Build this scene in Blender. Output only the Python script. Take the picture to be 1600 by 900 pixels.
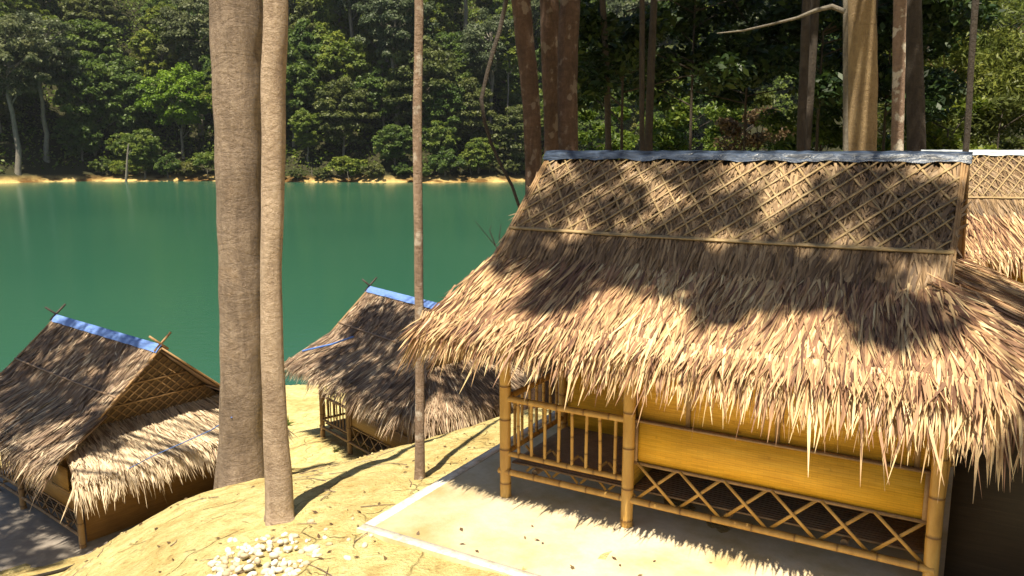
import bpy, math, random
import numpy as np
from mathutils import Vector, Matrix
R = math.radians
rng = np.random.default_rng(7)
random.seed(7)
for o in list(bpy.data.objects): bpy.data.objects.remove(o)
scene = bpy.context.scene
col = scene.collection

# ------------------------------------------------------------------ camera
EYE = 3.3; PITCH = R(9.75); F = 1280.0
cd = bpy.data.cameras.new('camera'); cam = bpy.data.objects.new('camera', cd); col.objects.link(cam)
cam.location = (0, 0, EYE); cam.rotation_euler = (R(90) - PITCH, 0, 0)
cd.sensor_width = 36; cd.lens = 36 * F / 1600; cd.clip_end = 3000; cd.clip_start = 0.05
scene.camera = cam

# ------------------------------------------------------------------ sky, sun, exposure
SUN_AZ = 14.0; SUN_EL = 67.0      # shadows run away from the camera, 14 degrees to the right
sv = Vector((-math.sin(R(SUN_AZ)) * math.cos(R(SUN_EL)), -math.cos(R(SUN_AZ)) * math.cos(R(SUN_EL)), math.sin(R(SUN_EL))))
world = bpy.data.worlds.new('World'); scene.world = world; world.use_nodes = True
nt = world.node_tree; nt.nodes.clear()
sky = nt.nodes.new('ShaderNodeTexSky'); sky.sky_type = 'NISHITA'; sky.sun_disc = False
sky.sun_elevation = R(SUN_EL); sky.sun_rotation = R(180 + SUN_AZ)
bg = nt.nodes.new('ShaderNodeBackground'); bg.inputs['Strength'].default_value = 0.05
wo = nt.nodes.new('ShaderNodeOutputWorld')
nt.links.new(sky.outputs[0], bg.inputs[0]); nt.links.new(bg.outputs[0], wo.inputs[0])
sd = bpy.data.lights.new('sun', 'SUN'); sun = bpy.data.objects.new('sun', sd); col.objects.link(sun)
sd.energy = 5.0; sd.angle = R(0.55); sd.color = (1.0, 0.90, 0.70)
sun.rotation_euler = sv.to_track_quat('Z', 'Y').to_euler(); sun.location = (0, 0, 40)
scene.view_settings.view_transform = 'Standard'; scene.view_settings.look = 'None'
scene.view_settings.exposure = 1.12; scene.view_settings.gamma = 1
scene.view_settings.use_curve_mapping = False
HAZE = .00009
scene.cycles.max_bounces = 8; scene.cycles.transparent_max_bounces = 4

# ------------------------------------------------------------------ helpers
def at(u, v, Y):
    x = (u - 800) / F; y = (450 - v) / F
    dy = math.cos(PITCH) + y * math.sin(PITCH); dz = -math.sin(PITCH) + y * math.cos(PITCH)
    k = Y / dy
    return Vector((x * k, Y, EYE + dz * k))

def tag(o, label=None, cat=None, group=None, kind=None):
    if label: o['label'] = label
    if cat: o['category'] = cat
    if group: o['group'] = group
    if kind: o['kind'] = kind
    return o

def empty(name, loc=(0, 0, 0), rz=0.0):
    o = bpy.data.objects.new(name, None); col.objects.link(o)
    o.location = loc; o.rotation_euler = (0, 0, rz); o.empty_display_size = .2
    return o

class MB:
    def __init__(s): s.v = []; s.f = []; s.c = []; s.n = 0
    def add(s, V, Fc, C=None):
        V = np.asarray(V, dtype=np.float32).reshape(-1, 3)
        s.v.append(V)
        Fc = np.asarray(Fc, dtype=np.int64)
        s.f.append(Fc + s.n); s.n += len(V)
        if C is None: C = np.full((len(V), 4), 0.5, dtype=np.float32)
        else:
            C = np.asarray(C, dtype=np.float32)
            if C.ndim == 1: C = np.tile(C, (len(V), 1))
        s.c.append(C)
    def box(s, x0, x1, y0, y1, z0, z1, c=None):
        V = [(x, y, z) for z in (z0, z1) for y in (y0, y1) for x in (x0, x1)]
        s.add(V, [(0, 2, 3, 1), (4, 5, 7, 6), (0, 1, 5, 4), (1, 3, 7, 5), (3, 2, 6, 7), (2, 0, 4, 6)], c)
    def bar(s, p0, p1, w, t, up=(0, 0, 1), c=None, bend=0.0, seg=1):
        p0 = Vector(p0); p1 = Vector(p1); d = (p1 - p0).normalized(); u = Vector(up)
        side = d.cross(u).normalized(); u = side.cross(d).normalized()
        V = []
        for i in range(seg + 1):
            f = i / seg; q = p0.lerp(p1, f) + side * bend * math.sin(f * math.pi)
            for a, b in ((-1, -1), (1, -1), (1, 1), (-1, 1)): V.append(q + side * a * w / 2 + u * b * t / 2)
        Q = [(3, 2, 1, 0)]
        for i in range(seg):
            for k in range(4): Q.append((i * 4 + k, i * 4 + (k + 1) % 4, i * 4 + 4 + (k + 1) % 4, i * 4 + 4 + k))
        Q.append((seg * 4, seg * 4 + 1, seg * 4 + 2, seg * 4 + 3))
        s.add([tuple(q) for q in V], Q, c)
    def tube(s, pts, rad, n=10, cols=None, cap=True, wob=None):
        pts = [Vector(p) for p in pts]; m = len(pts); V = []; C = []
        for i, p in enumerate(pts):
            d = (pts[min(i + 1, m - 1)] - pts[max(i - 1, 0)]).normalized()
            ref = Vector((0, 0, 1)) if abs(d.z) < .8 else Vector((0, 1, 0))
            a = d.cross(ref).normalized(); b = d.cross(a).normalized()
            for k in range(n):
                th = 2 * math.pi * k / n
                rr = rad[i] * (wob(i, th) if wob else 1)
                V.append(tuple(p + a * rr * math.cos(th) + b * rr * math.sin(th)))
                C.append(cols[i] if cols else (.5, .5, .5, 1))
        Q = []
        for i in range(m - 1):
            for k in range(n): Q.append((i * n + k, i * n + (k + 1) % n, (i + 1) * n + (k + 1) % n, (i + 1) * n + k))
        s.add(V, Q, C)
        if cap:
            base = s.n
            for i, flip in ((0, 1), (m - 1, 0)):
                ring = V[i * n:(i + 1) * n]
                cc = tuple(pts[i]); tri = []
                for k in range(n):
                    a, b = k, (k + 1) % n
                    tri.append((n, b, a, a) if flip else (n, a, b, b))
                tri = [(t[0], t[1], t[2]) for t in tri]
                s.add(ring + [cc], tri, [C[i * n]] * (n + 1))
    def bamboo(s, p0, p1, r, pitch=.27, n=12):
        p0 = Vector(p0); p1 = Vector(p1); L = (p1 - p0).length
        st = random.uniform(.04, pitch * .9); fs = [(0, 1, .5)]
        x = st
        while x < L - .02:
            for dx, k, c in ((-.03, 1, .5), (-.008, 1.0, .25), (-.004, 1.05, .1), (.004, 1.05, .0), (.008, .99, .12), (.03, .98, .9), (.06, .98, .6)):
                q = (x + dx) / L
                if fs[-1][0] < q < 1: fs.append((q, k, c))
            x += pitch * random.uniform(.85, 1.15)
        fs.append((1, 1, .5)); tone = random.uniform(.2, .8)
        bend = (p1 - p0).cross(Vector((random.uniform(-1, 1), random.uniform(-1, 1), random.uniform(-1, 1)))).normalized() * L * .004
        s.tube([p0.lerp(p1, f) + bend * math.sin(f * math.pi) for f, k, c in fs], [r * k for f, k, c in fs], n,
               [(c, tone, 0, 1) for f, k, c in fs])
    def build(s, name, mat, parent=None, smooth=False):
        me = bpy.data.meshes.new(name)
        V = np.concatenate(s.v); C = np.concatenate(s.c)
        loops = []; starts = []; tot = []
        p = 0
        for Fc in s.f:
            k = Fc.shape[1]
            loops.append(Fc.reshape(-1)); starts.append(p + np.arange(len(Fc)) * k)
            tot.append(np.full(len(Fc), k)); p += Fc.size
        loops = np.concatenate(loops).astype(np.int32); starts = np.concatenate(starts).astype(np.int32); tot = np.concatenate(tot).astype(np.int32)
        me.vertices.add(len(V)); me.vertices.foreach_set('co', V.reshape(-1))
        me.loops.add(len(loops)); me.loops.foreach_set('vertex_index', loops)
        me.polygons.add(len(starts)); me.polygons.foreach_set('loop_start', starts)
        try: me.polygons.foreach_set('loop_total', tot)
        except Exception: pass
        if smooth: me.polygons.foreach_set('use_smooth', np.ones(len(starts), dtype=bool))
        me.update(calc_edges=True); me.validate()
        a = me.color_attributes.new('var', 'FLOAT_COLOR', 'POINT'); a.data.foreach_set('color', C.reshape(-1))
        me.materials.append(mat)
        o = bpy.data.objects.new(name, me); col.objects.link(o)
        if parent: o.parent = parent
        return o

# ------------------------------------------------------------------ materials
def newmat(name):
    m = bpy.data.materials.new(name); m.use_nodes = True; t = m.node_tree
    return m, t, t.nodes['Principled BSDF'], t.nodes['Material Output']
def node(t, typ, **kw):
    n = t.nodes.new(typ)
    for k, v in kw.items():
        if k in n.inputs: n.inputs[k].default_value = v
        else: setattr(n, k, v)
    return n
def ramp(t, fac, stops, interp='LINEAR'):
    r = t.nodes.new('ShaderNodeValToRGB'); e = r.color_ramp.elements; r.color_ramp.interpolation = interp
    while len(e) < len(stops): e.new(.5)
    for i, (p, c) in enumerate(stops): e[i].position = p; e[i].color = tuple(c) + (1,)
    t.links.new(fac, r.inputs[0]); return r.outputs[0]
def noise(t, scale, detail=4, rough=.55, vec=None, dist=0):
    n = t.nodes.new('ShaderNodeTexNoise'); n.inputs['Scale'].default_value = scale
    n.inputs['Detail'].default_value = detail; n.inputs['Roughness'].default_value = rough; n.inputs['Distortion'].default_value = dist
    if vec is not None: t.links.new(vec, n.inputs['Vector'])
    return n.outputs['Fac']
def coords(t, scale=(1, 1, 1), world=False):
    if world:
        g = t.nodes.new('ShaderNodeNewGeometry').outputs['Position']
    else: g = t.nodes.new('ShaderNodeTexCoord').outputs['Object']
    m = t.nodes.new('ShaderNodeMapping'); m.inputs['Scale'].default_value = scale
    t.links.new(g, m.inputs[0]); return m.outputs[0]
def mix(t, fac, a, b, mode='MIX'):
    n = t.nodes.new('ShaderNodeMix'); n.data_type = 'RGBA'; n.blend_type = mode
    for sock, x in ((n.inputs[0], fac), (n.inputs[6], a), (n.inputs[7], b)):
        if hasattr(x, 'is_output'): t.links.new(x, sock)
        else: sock.default_value = x if isinstance(x, (int, float)) else tuple(x) + (1,)
    return n.outputs[2]
def bump(t, bsdf, h, strength, dist):
    b = t.nodes.new('ShaderNodeBump'); b.inputs['Strength'].default_value = strength; b.inputs['Distance'].default_value = dist
    t.links.new(h, b.inputs['Height']); t.links.new(b.outputs[0], bsdf.inputs['Normal'])
def var(t):
    a = t.nodes.new('ShaderNodeVertexColor'); a.layer_name = 'var'
    s = t.nodes.new('ShaderNodeSeparateColor'); t.links.new(a.outputs[0], s.inputs[0]); return s.outputs

def thatch_mat(name, stops, trans=.18):
    m, t, b, out = newmat(name); v = var(t)
    c = ramp(t, v[0], stops)
    nz = noise(t, 7, 5, .6, coords(t))
    c = mix(t, 0.55, c, ramp(t, nz, [(.3, (.55, .5, .48)), (.7, (1.25, 1.2, 1.15))]), 'MULTIPLY')
    t.links.new(c, b.inputs['Base Color']); b.inputs['Roughness'].default_value = .55
    b.inputs['Specular IOR Level'].default_value = .35
    tr = t.nodes.new('ShaderNodeBsdfTranslucent'); t.links.new(c, tr.inputs[0])
    ms = t.nodes.new('ShaderNodeMixShader'); ms.inputs[0].default_value = trans
    t.links.new(b.outputs[0], ms.inputs[1]); t.links.new(tr.outputs[0], ms.inputs[2]); t.links.new(ms.outputs[0], out.inputs[0])
    return m
M = {}
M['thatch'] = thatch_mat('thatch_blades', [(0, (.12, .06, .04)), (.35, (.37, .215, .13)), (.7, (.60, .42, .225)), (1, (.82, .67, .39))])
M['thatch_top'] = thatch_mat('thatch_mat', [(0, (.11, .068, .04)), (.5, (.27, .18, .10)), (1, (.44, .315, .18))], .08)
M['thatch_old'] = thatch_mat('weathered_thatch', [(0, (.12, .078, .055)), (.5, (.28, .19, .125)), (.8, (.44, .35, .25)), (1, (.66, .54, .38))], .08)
def wood_mat(name, dark, mid, light, scale=(3, 3, 3), rough=.5, nodes=False, bmp=.2):
    m, t, b, out = newmat(name); c3 = coords(t, scale)
    n1 = noise(t, 2.5, 6, .65, c3)
    c = ramp(t, n1, [(.25, dark), (.5, mid), (.8, light)])
    if nodes:
        v = var(t)
        c = mix(t, .6, c, ramp(t, v[1], [(0, (.75, .72, .66)), (1, (1.15, 1.12, 1.0))]), 'MULTIPLY')
        c = mix(t, .8, c, ramp(t, v[0], [(0, (.22, .15, .1)), (.2, (.75, .7, .65)), (.5, (1, 1, 1)), (1, (1.15, 1.15, 1.1))]), 'MULTIPLY')
    t.links.new(c, b.inputs['Base Color']); b.inputs['Roughness'].default_value = rough
    bump(t, b, n1, bmp, .01)
    return m
M['bamboo'] = wood_mat('bamboo_pole', (.36, .19, .045), (.52, .30, .075), (.62, .41, .13), (4, 4, 1.2), .42, True)
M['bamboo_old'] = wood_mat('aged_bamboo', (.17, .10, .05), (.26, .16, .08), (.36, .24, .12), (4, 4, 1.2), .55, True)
M['strip'] = wood_mat('bamboo_strip', (.22, .145, .07), (.32, .225, .11), (.44, .33, .175), (9, 9, 9), .55)
M['strip_brown'] = wood_mat('brown_bamboo_strip', (.20, .11, .05), (.30, .18, .08), (.38, .24, .12), (9, 9, 9), .6)
M['gable_shade'] = wood_mat('shaded_gable_mat', (.06, .035, .02), (.10, .06, .03), (.14, .09, .05), (9, 9, 9), .8)  # gable fill, darkened to stand for the shade inside the opening
M['finial'] = wood_mat('dark_stick', (.02, .015, .012), (.05, .035, .03), (.09, .06, .05), (9, 9, 9), .7)

def panel_mat(name, dark, mid, light):
    m, t, b, out = newmat(name)
    n1 = noise(t, 1, 6, .6, coords(t, (3, 3, 55))); n2 = noise(t, 2.2, 4, .6, coords(t)); n3 = noise(t, 9, 3, .5, coords(t, (1, 1, 1.5)))
    c = ramp(t, n1, [(.3, dark), (.5, mid), (.72, light)])
    c = mix(t, .6, c, ramp(t, n2, [(.3, (.75, .68, .55)), (.65, (1.1, 1.08, 1.0))]), 'MULTIPLY')
    c = mix(t, .7, c, ramp(t, n3, [(.22, (.35, .25, .2)), (.32, (1, 1, 1))]), 'MULTIPLY')
    # woven split-bamboo: staggered short strips
    bt = t.nodes.new('ShaderNodeTexBrick'); bt.inputs['Scale'].default_value = 1.0; bt.inputs['Brick Width'].default_value = .09; bt.inputs['Row Height'].default_value = .018
    bt.inputs['Mortar Size'].default_value = .0016; bt.inputs['Color1'].default_value = (1.08, 1.06, 1.0, 1); bt.inputs['Color2'].default_value = (.80, .76, .66, 1); bt.inputs['Mortar'].default_value = (.5, .42, .3, 1)
    sx = t.nodes.new('ShaderNodeSeparateXYZ'); t.links.new(t.nodes.new('ShaderNodeTexCoord').outputs['Object'], sx.inputs[0])
    ad = t.nodes.new('ShaderNodeMath'); ad.operation = 'ADD'; t.links.new(sx.outputs[0], ad.inputs[0]); t.links.new(sx.outputs[1], ad.inputs[1])
    cb = t.nodes.new('ShaderNodeCombineXYZ'); t.links.new(ad.outputs[0], cb.inputs[0]); t.links.new(sx.outputs[2], cb.inputs[1]); t.links.new(cb.outputs[0], bt.inputs['Vector'])
    c = mix(t, .35, c, bt.outputs['Color'], 'MULTIPLY')
    t.links.new(c, b.inputs['Base Color']); b.inputs['Roughness'].default_value = .6
    bump(t, b, n1, .3, .004); return m
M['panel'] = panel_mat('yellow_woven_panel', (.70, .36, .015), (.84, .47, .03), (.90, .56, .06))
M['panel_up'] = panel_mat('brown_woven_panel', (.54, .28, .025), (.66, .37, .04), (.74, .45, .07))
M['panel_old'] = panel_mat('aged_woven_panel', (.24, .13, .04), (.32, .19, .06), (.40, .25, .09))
M['panel_old_shade'] = panel_mat('shaded_side_panel', (.15, .075, .02), (.20, .105, .03), (.25, .14, .045))  # darker aged panel, with the side wall's shade put into its colour
M['shade_sheet_dark'] = panel_mat('shade_sheet_dark', (.014, .009, .006), (.022, .014, .009), (.032, .021, .014))  # near-black tone puts deep shade into the sheet's colour
def plastic(name, a, b_, rough, scale=5):
    m, t, b, out = newmat(name); n1 = noise(t, scale, 5, .6, coords(t, (.6, 2, 2)), 1.0)
    t.links.new(ramp(t, n1, [(.35, a), (.65, b_)]), b.inputs['Base Color']); b.inputs['Roughness'].default_value = rough
    bump(t, b, n1, .5, .03); return m
M['tarp_dark'] = plastic('dark_blue_tarp', (.010, .015, .026), (.06, .085, .14), .33, 9)
M['tarp_blue'] = plastic('bright_blue_tarp', (.10, .19, .50), (.17, .28, .62), .5, 11)
M['tarp_silver'] = plastic('silver_tarp', (.25, .28, .32), (.62, .66, .7), .3)
M['rope'] = plastic('blue_rope', (.05, .12, .42), (.10, .22, .60), .6)

def bark_mat(name, dark, mid, light, ring=0.0, spots=0.0, rough=.8, vs=1.0):
    m, t, b, out = newmat(name)
    cr = coords(t, (5 * vs, 5 * vs, .8)); cz = coords(t, (1.0, 1.0, 3.2))
    n1 = noise(t, 2.4, 8, .7, cr, .5); n2 = noise(t, 1.7, 7, .62, cz, 1.2); n3 = noise(t, 2.0, 4, .6, coords(t, (1, 1, .6)))
    n4 = noise(t, 22, 6, .75, coords(t, (1, 1, .8)))
    wr = ramp(t, n2, [(.40, (.75, .75, .75)), (.47, (.5, .5, .5)), (.495, (.08, .08, .08)), (.52, (.55, .55, .55)), (.62, (.68, .68, .68))])
    h = mix(t, .22 if ring else .18, n1, wr)
    h2 = mix(t, .42, h, n4)
    c = ramp(t, h2, [(.30, dark), (.5, mid), (.72, light)])
    c = mix(t, .7, c, ramp(t, n3, [(.35, (.6, .55, .5)), (.6, (1.15, 1.12, 1.08))]), 'MULTIPLY')
    if spots:
        sp = noise(t, 6, 3, .5, coords(t, (1, 1, .8)))
        c = mix(t, ramp(t, sp, [(.56, (0, 0, 0)), (.62, (spots,) * 3)]), c, (.62, .56, .48))
    if ring:   # damp red-brown clay stain near the foot
        sp = noise(t, 1.3, 4, .6, coords(t))
        c = mix(t, ramp(t, sp, [(.56, (0, 0, 0)), (.68, (.3,) * 3)]), c, (.34, .21, .10))
    t.links.new(c, b.inputs['Base Color']); b.inputs['Roughness'].default_value = rough
    bump(t, b, h2, 1.0, .08); return m
M['bark_big'] = bark_mat('ringed_bark', (.10, .07, .052), (.235, .178, .138), (.39, .315, .25), ring=1)
M['bark_pale'] = bark_mat('pale_bark', (.22, .15, .105), (.42, .32, .24), (.58, .47, .37), ring=0, vs=.8)
M['bark_thin'] = bark_mat('thin_bark', (.12, .08, .06), (.27, .19, .14), (.40, .30, .23), spots=.5)
M['bark_red'] = bark_mat('reddish_bark', (.035, .018, .012), (.085, .047, .033), (.17, .11, .08), spots=.16)
M['bark_dark'] = bark_mat('dark_bark', (.018, .014, .011), (.045, .034, .026), (.09, .07, .055))
M['bark_gold'] = bark_mat('tan_bark', (.17, .115, .06), (.29, .205, .11), (.42, .32, .18))
M['bark_mottled'] = bark_mat('mottled_bark', (.14, .09, .07), (.25, .17, .13), (.35, .26, .2), spots=.9)
M['bark_far'] = bark_mat('grey_far_bark', (.09, .08, .065), (.16, .145, .12), (.26, .235, .2))

def leaf_mat(name, stops, trans=.42, rough=.5):
    m, t, b, out = newmat(name); v = var(t)
    oi = t.nodes.new('ShaderNodeObjectInfo')
    c = ramp(t, v[0], stops)
    c = mix(t, 1.0, c, ramp(t, oi.outputs['Random'], [(0, (.8, .85, .8)), (.5, (1, 1, 1)), (1, (1.2, 1.08, .9))]), 'MULTIPLY')
    t.links.new(c, b.inputs['Base Color']); b.inputs['Roughness'].default_value = rough; b.inputs['Specular IOR Level'].default_value = .3
    tr = t.nodes.new('ShaderNodeBsdfTranslucent'); t.links.new(c, tr.inputs[0])
    ms = t.nodes.new('ShaderNodeMixShader'); ms.inputs[0].default_value = trans
    t.links.new(b.outputs[0], ms.inputs[1]); t.links.new(tr.outputs[0], ms.inputs[2]); t.links.new(ms.outputs[0], out.inputs[0])
    return m
M['leaf_mid'] = leaf_mat('mid_green_leaves', [(0, (.045, .080, .012)), (.5, (.115, .168, .022)), (1, (.215, .25, .040))])
M['leaf_dark'] = leaf_mat('dark_green_leaves', [(0, (.032, .062, .012)), (.5, (.075, .125, .020)), (1, (.14, .195, .036))])
M['leaf_olive'] = leaf_mat('olive_leaves', [(0, (.05, .065, .018)), (.5, (.10, .12, .03)), (1, (.17, .18, .05))])
M['leaf_grey'] = leaf_mat('grey_green_leaves', [(0, (.045, .065, .03)), (.5, (.09, .115, .055)), (1, (.15, .175, .085))])
M['leaf_bright'] = leaf_mat('bright_green_leaves', [(0, (.06, .12, .008)), (.5, (.13, .22, .012)), (1, (.21, .31, .02))])
M['leaf_bamboo'] = leaf_mat('yellow_green_leaves', [(0, (.06, .085, .018)), (.5, (.13, .165, .035)), (1, (.22, .25, .06))])
M['leaf_dry'] = leaf_mat('dry_leaves', [(0, (.10, .055, .03)), (.5, (.17, .11, .06)), (1, (.26, .19, .10))])
M['leaf_near'] = leaf_mat('canopy_leaves', [(0, (.012, .026, .008)), (.5, (.022, .045, .012)), (1, (.05, .085, .018))], .25)

def ground_mat():
    m, t, b, out = newmat('clay_ground')
    P = coords(t, (1, 1, 1), True)
    n1 = noise(t, .9, 6, .6, P); n2 = noise(t, 6, 8, .65, P, .3); n3 = noise(t, 30, 6, .7, P)
    c = ramp(t, n2, [(.28, (.42, .30, .13)), (.42, (.62, .51, .23)), (.6, (.72, .63, .32)), (.8, (.80, .72, .45))])
    c = mix(t, .55, c, ramp(t, n1, [(.36, (.72, .55, .36)), (.55, (1.05, 1.02, .95))]), 'MULTIPLY')
    c = mix(t, .5, c, ramp(t, n3, [(.34, (.45, .36, .26)), (.46, (1, 1, 1))]), 'MULTIPLY')
    vo = t.nodes.new('ShaderNodeTexVoronoi'); vo.feature = 'DISTANCE_TO_EDGE'; vo.inputs['Scale'].default_value = 2.6
    wv = t.nodes.new('ShaderNodeMixRGB'); wv.inputs[0].default_value = .22; t.links.new(P, wv.inputs[1])
    nn = t.nodes.new('ShaderNodeTexNoise'); nn.inputs['Scale'].default_value = 3; t.links.new(P, nn.inputs['Vector']); t.links.new(nn.outputs['Color'], wv.inputs[2])
    t.links.new(wv.outputs[0], vo.inputs['Vector'])
    crack = ramp(t, vo.outputs['Distance'], [(0, (0, 0, 0)), (.03, (1, 1, 1))])
    cm = noise(t, 1.7, 3, .5, P)
    ck = mix(t, ramp(t, cm, [(.48, (1, 1, 1)), (.56, (0, 0, 0))]), crack, (1, 1, 1))
    c = mix(t, .35, c, ck, 'MULTIPLY')
    # forest floor on the far side of the lake and up the hill behind the huts
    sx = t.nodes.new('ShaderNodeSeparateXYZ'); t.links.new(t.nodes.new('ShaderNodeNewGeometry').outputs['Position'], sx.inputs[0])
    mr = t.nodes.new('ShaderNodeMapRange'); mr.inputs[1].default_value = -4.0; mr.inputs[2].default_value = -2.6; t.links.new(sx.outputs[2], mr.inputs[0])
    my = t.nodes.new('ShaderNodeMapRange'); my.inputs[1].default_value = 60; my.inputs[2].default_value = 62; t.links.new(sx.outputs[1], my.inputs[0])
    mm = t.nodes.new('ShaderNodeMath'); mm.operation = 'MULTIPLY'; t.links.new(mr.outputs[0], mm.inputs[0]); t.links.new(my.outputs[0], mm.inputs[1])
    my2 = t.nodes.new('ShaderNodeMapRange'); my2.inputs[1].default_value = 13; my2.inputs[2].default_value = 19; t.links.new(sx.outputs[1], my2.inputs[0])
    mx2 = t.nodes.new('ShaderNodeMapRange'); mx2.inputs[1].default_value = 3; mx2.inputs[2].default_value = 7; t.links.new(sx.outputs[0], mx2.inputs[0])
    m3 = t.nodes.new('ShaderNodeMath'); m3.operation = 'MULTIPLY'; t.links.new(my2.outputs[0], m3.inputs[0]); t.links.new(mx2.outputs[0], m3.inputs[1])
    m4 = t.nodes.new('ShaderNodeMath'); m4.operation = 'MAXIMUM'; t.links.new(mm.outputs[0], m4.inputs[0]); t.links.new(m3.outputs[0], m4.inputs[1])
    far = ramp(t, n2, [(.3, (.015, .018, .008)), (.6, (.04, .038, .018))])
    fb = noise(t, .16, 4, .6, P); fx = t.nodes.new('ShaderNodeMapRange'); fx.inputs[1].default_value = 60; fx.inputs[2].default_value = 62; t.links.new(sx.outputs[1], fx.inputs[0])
    dk = mix(t, ramp(t, fb, [(.44, (0, 0, 0)), (.58, (1, 1, 1))]), (.20, .13, .09), (.80, .70, .60))  # dark patches put shade and forest-floor tone into the far bank
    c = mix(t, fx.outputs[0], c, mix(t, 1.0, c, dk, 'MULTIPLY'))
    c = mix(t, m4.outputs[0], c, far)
    t.links.new(c, b.inputs['Base Color']); b.inputs['Roughness'].default_value = .95; b.inputs['Specular IOR Level'].default_value = .1
    h = mix(t, .4, n2, n3); h = mix(t, .5, h, ck, 'MULTIPLY')
    bump(t, b, h, 1.0, .13); return m
M['ground'] = ground_mat()
def slab_mat():
    m, t, b, out = newmat('concrete_slab'); P = coords(t)
    n1 = noise(t, 1.1, 6, .6, P); n2 = noise(t, 14, 7, .7, P)
    c = ramp(t, n1, [(.36, (.44, .33, .15)), (.47, (.53, .42, .25)), (.62, (.60, .51, .36))])
    c = mix(t, .4, c, ramp(t, n2, [(.3, (.75, .7, .65)), (.6, (1.05, 1.05, 1.05))]), 'MULTIPLY')
    t.links.new(c, b.inputs['Base Color']); b.inputs['Roughness'].default_value = .8; bump(t, b, n2, .3, .01); return m
M['slab'] = slab_mat()
def slab_rim():
    m, t, b, out = newmat('pale_mortar'); n2 = noise(t, 9, 7, .7, coords(t))
    t.links.new(ramp(t, n2, [(.35, (.46, .40, .30)), (.55, (.70, .66, .57))]), b.inputs['Base Color']); b.inputs['Roughness'].default_value = .85; return m
M['slab_rim'] = slab_rim()
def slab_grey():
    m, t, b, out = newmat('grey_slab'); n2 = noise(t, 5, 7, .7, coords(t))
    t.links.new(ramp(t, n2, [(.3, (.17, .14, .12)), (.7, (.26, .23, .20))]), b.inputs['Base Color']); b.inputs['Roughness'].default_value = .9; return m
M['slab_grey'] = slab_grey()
def water_mat():
    m, t, b, out = newmat('green_lake_water'); P = coords(t, (1, 1, 1), True)
    n1 = noise(t, .015, 3, .5, P)
    c = ramp(t, n1, [(.35, (.018, .078, .048)), (.7, (.028, .096, .058))])
    t.links.new(c, b.inputs['Base Color']); b.inputs['Roughness'].default_value = .16; b.inputs['IOR'].default_value = 1.33
    w = noise(t, 1.1, 4, .55, coords(t, (1, 2.2, 1), True)); bump(t, b, w, .10, .10); return m
M['water'] = water_mat()
def stone_mat():
    m, t, b, out = newmat('white_pebble'); oi = t.nodes.new('ShaderNodeObjectInfo')
    c = ramp(t, oi.outputs['Random'], [(0, (.36, .28, .17)), (.4, (.52, .46, .35)), (1, (.68, .64, .56))])
    t.links.new(c, b.inputs['Base Color']); b.inputs['Roughness'].default_value = .75
    bump(t, b, noise(t, 40, 4, .6, coords(t)), .3, .005); return m
M['stone'] = stone_mat()

# ------------------------------------------------------------------ terrain
CP = np.array([
 (0,3,0),(3,3,0),(6,3,.1),(-1.5,6.5,-.02),(0,6.5,0),(2,6,0),(4,5,0),(1,9,-.02),(4,9,0),(7,7,.1),(2,11.5,-.3),(5,12,0),(8,10,.1),
 (-1.2,8.2,-.13),(-2.2,7.2,-.12),(-2.7,6.2,-.22),(-2.2,5,-.1),(-3.9,6.6,-.72),(-4.8,8.2,-1.2),(-3.45,9.1,-.62),(-2.75,9.6,-.72),(-2.0,10.2,-.72),(-1.2,10.8,-.7),(-.2,11.6,-.62),
 (-5.2,5.6,-1.3),(-5.8,8.9,-1.95),(-4.6,10.4,-1.7),(-3.4,11.2,-1.5),
 (-7.1,12.4,-3.24),(-5.6,13.6,-3.2),(-5,15.5,-3.2),(-9,14,-3.3),(-9.3,11.6,-3.2),(-12,12,-3.35),(-9,17,-3.5),(-8.2,10.2,-3.0),(-11,9,-3.0),
 (-4.23,17.5,-3.1),(-3.5,16.3,-3.1),(-2.2,14.8,-2.6),(-1.6,13,-1.75),(-2.8,13,-1.95),(-1.9,19.4,-3.2),(0.2,16.4,-2.8),(1.5,14.5,-1.2),(-3.9,14.6,-2.75),
 (-5.5,19,-3.4),(-6.5,22,-3.8),(-7,25.3,-4.2),(-14,24,-4.25),(-25,22,-4.2),(-20,12,-3.6),(-20,30,-5.6),(-7,31,-5.6),(0,27,-4.2),(2,34,-5.4),(6,32,-4.2),(10,40,-4.4),(15,47,-4.2),(8,48,-5.8),
 (4,20,-1.6),(7,22,-1.0),(10,18,-.2),(16,25,.4),(20,36,.2),(28,45,.5),(30,20,2),(15,8,.8),(30,5,2),(6,-6,.3),(-4,-4,-.6),(-15,2,-2.6),(-25,-6,-3),(20,-8,1.5)
], dtype=float)
def _U(r2): return np.where(r2 > 1e-9, r2 * np.log(np.maximum(r2, 1e-9)), 0)
_n = len(CP); _d2 = ((CP[:, None, :2] - CP[None, :, :2]) ** 2).sum(2)
_A = np.zeros((_n + 3, _n + 3)); _A[:_n, :_n] = _U(_d2) + np.eye(_n) * .25
_A[:_n, _n] = 1; _A[:_n, _n + 1:] = CP[:, :2]; _A[_n, :_n] = 1; _A[_n + 1:, :_n] = CP[:, :2].T
_w = np.linalg.solve(_A, np.concatenate([CP[:, 2], [0, 0, 0]]))
def wav(x, y, s=0):
    return (np.sin(x * 1.3 + s) * np.cos(y * 1.1 + 2 * s) + .5 * np.sin(x * 2.9 + y * 1.7 + s) + .3 * np.sin(x * 5.3 - y * 4.1 + 3 * s)) / 1.8
WATER = -4.2
def shore(X): return 181 + 4 * np.sin(X / 17) + 1.1 * np.sin(X / 2.1)  + 1.6 * np.sin(X / 5.3 + 1) - np.clip(-95 - X, 0, 60) * .5
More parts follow.
